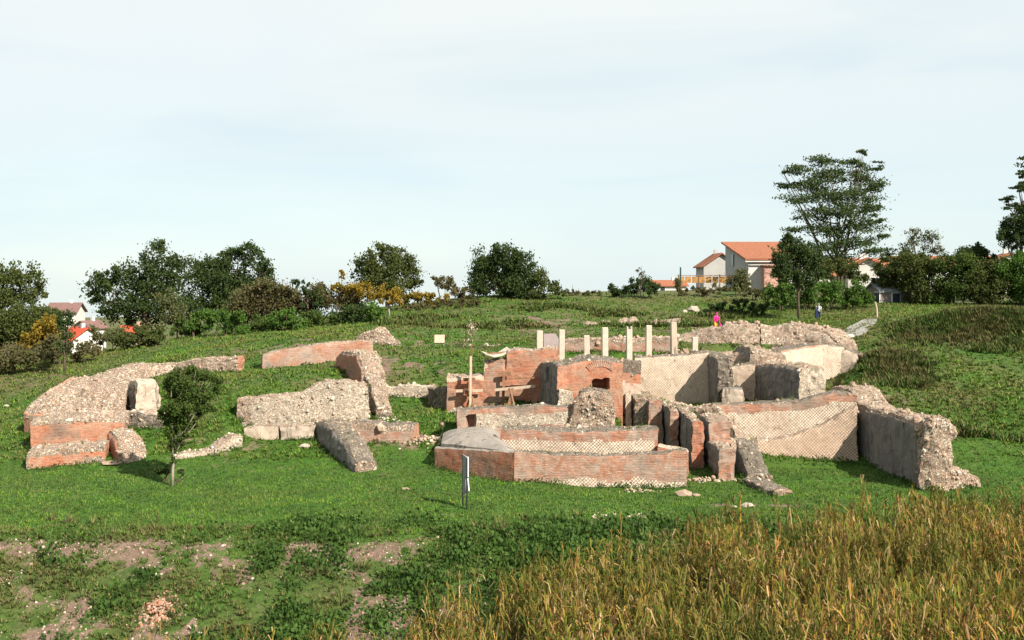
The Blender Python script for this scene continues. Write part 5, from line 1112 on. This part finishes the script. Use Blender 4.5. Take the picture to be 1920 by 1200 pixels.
def rb_(X, Y):
    px = 960 + X * F / Y; return np.clip((px - 1600 - (Y - 62) * 1.0) / 60, 0, 1) * np.clip(2.6 * (n2(X, Y, .16, 96, 3) + .12), 0, 1)
field('weeds', 'dark rank weeds covering the steep bank behind the massive wall', 26000, (20, 42), (58, 84), blade_tuft(12, .38, .09, .34, 6), (.5, 1.5), 'weeds', rb_, pers=False)
field('weeds', 'dark weeds on the shaded upper bank behind the posts', 14000, (-14, 24), (88, 104), blade_tuft(12, .34, .09, .32, 7), (.5, 1.5), 'weeds', lambda X, Y: np.clip(2.6 * (n2(X, Y, .2, 99, 3) - .06), 0, 1), pers=False)
# ------------------------------------------------------------------ dry maize
m = Mat('maize_leaves', .8); P = m.pos
gc = m.ramp(m.isl, (.0, (.05, .10, .012)), (.28, (.14, .16, .022)), (.50, (.30, .22, .04)), (.68, (.34, .165, .05)), (.84, (.12, .06, .028)), (.95, (.52, .34, .18)))
gc = m.mix(m.rng(m.noise(P, .35, 3, .6), .42, .62, 0., .75), gc, m.mix(m.isl, (.035, .055, .012), (.11, .12, .022)))
m.out(gc); m.b.inputs['Specular IOR Level'].default_value = .1
tr = m.n('ShaderNodeBsdfTranslucent', {'Color': gc}); ms = m.n('ShaderNodeMixShader', {0: .3, 1: m.b.outputs[0], 2: tr.outputs[0]}); m.t.links.new(ms.outputs[0], m.t.nodes['Material Output'].inputs['Surface']); M['maize'] = m.m
def maize_variant(seed, h):
    g = np.random.default_rng(seed); V = []; Fq = []
    b = MB(); bend = g.normal(0, .06, 2)
    st = np.array([[bend[0] * t * t, bend[1] * t * t, h * t] for t in (0, .4, .75, 1.)])
    for i in range(3):
        n0 = len(V); w = .028 * (1 - .25 * i)
        V += [st[i] + [-w, 0, 0], st[i] + [w, 0, 0], st[i + 1] + [w * .75, 0, 0], st[i + 1] + [-w * .75, 0, 0]]; Fq.append([n0, n0 + 1, n0 + 2, n0 + 3])
    a0 = g.uniform(0, 3.14)
    for k in range(13):
        t = .15 + .83 * k / 13; z = h * t; a = a0 + k * math.pi + g.normal(0, .6); d = np.array([math.cos(a), math.sin(a), 0]) * .75; pr = np.array([-d[1], d[0], 0]) * g.uniform(.014, .029)
        L_ = g.uniform(.25, .6); dr = g.uniform(.0, .6); base = np.array([bend[0] * t * t, bend[1] * t * t, z])
        p1 = base + d * L_ * .35 + [0, 0, L_ * .45 * (1 - dr * .6)]; p2 = base + d * L_ * .75 + [0, 0, L_ * (.45 - dr)]; p3 = base + d * L_ * .95 + [0, 0, L_ * (.25 - 1.7 * dr)]
        n0 = len(V); V += [base - pr * .6, base + pr * .6, p1 + pr, p1 - pr, p2 + pr * .8, p2 - pr * .8, p3 + pr * .15, p3 - pr * .15]
        Fq += [[n0, n0 + 1, n0 + 2, n0 + 3], [n0 + 3, n0 + 2, n0 + 4, n0 + 5], [n0 + 5, n0 + 4, n0 + 6, n0 + 7]]
    for k in range(5):
        a = g.uniform(0, 6.28); d = np.array([math.cos(a) * .3, math.sin(a) * .3, 1]) * g.uniform(.12, .26); pr = np.array([.014, 0, 0]); n0 = len(V); V += [st[-1] - pr, st[-1] + pr, st[-1] + d + pr * .5, st[-1] + d - pr * .5]; Fq.append([n0, n0 + 1, n0 + 2, n0 + 3])
    return np.array(V), np.array(Fq)
n = 14000; X = rng.uniform(-14, 24, n * 2); Y = rng.uniform(20.5, 43, n * 2)
kp = inpoly(X + 1.2 * n2(X, Y, .5, 12, 2) + rng.normal(0, .5, n * 2), Y + 1.0 * n2(X, Y, .4, 13, 2) + rng.normal(0, .5, n * 2), MAIZE_EDGE) & (np.abs(X) < Y * .5 + 1) & (rng.random(n * 2) < np.clip(.42 + 1.7 * n2(X, Y, .8, 15, 2) + .3 * (Y > 37), .05, 1) * np.clip(.35 + (X + .75 * (36 - Y) + 6) / 12, .5, 1)); X, Y = X[kp][:7600], Y[kp][:7600]
Vs = []; Fs = []; n0 = 0; per = rng.integers(0, 9, len(X)); Zt = hz(X, Y)
hh = .95 + .25 * n2(X, Y, .5, 17, 2) + rng.normal(0, .17, len(X))
for k in range(9):
    tv, tf = maize_variant(100 + k, 1.75); mk = per == k
    v, f = scatter(tv, tf, np.c_[X, Y, Zt - .05][mk], np.clip(hh[mk], .5, 1.3), rrot(int(mk.sum()), True)); Vs.append(v); Fs.append(f + n0); n0 += len(v)
tag(mesh('maize_crop', np.concatenate(Vs), np.concatenate(Fs), M['maize']), 'dry brown and green maize standing in the lower right corner', 'crop', None, 'stuff')
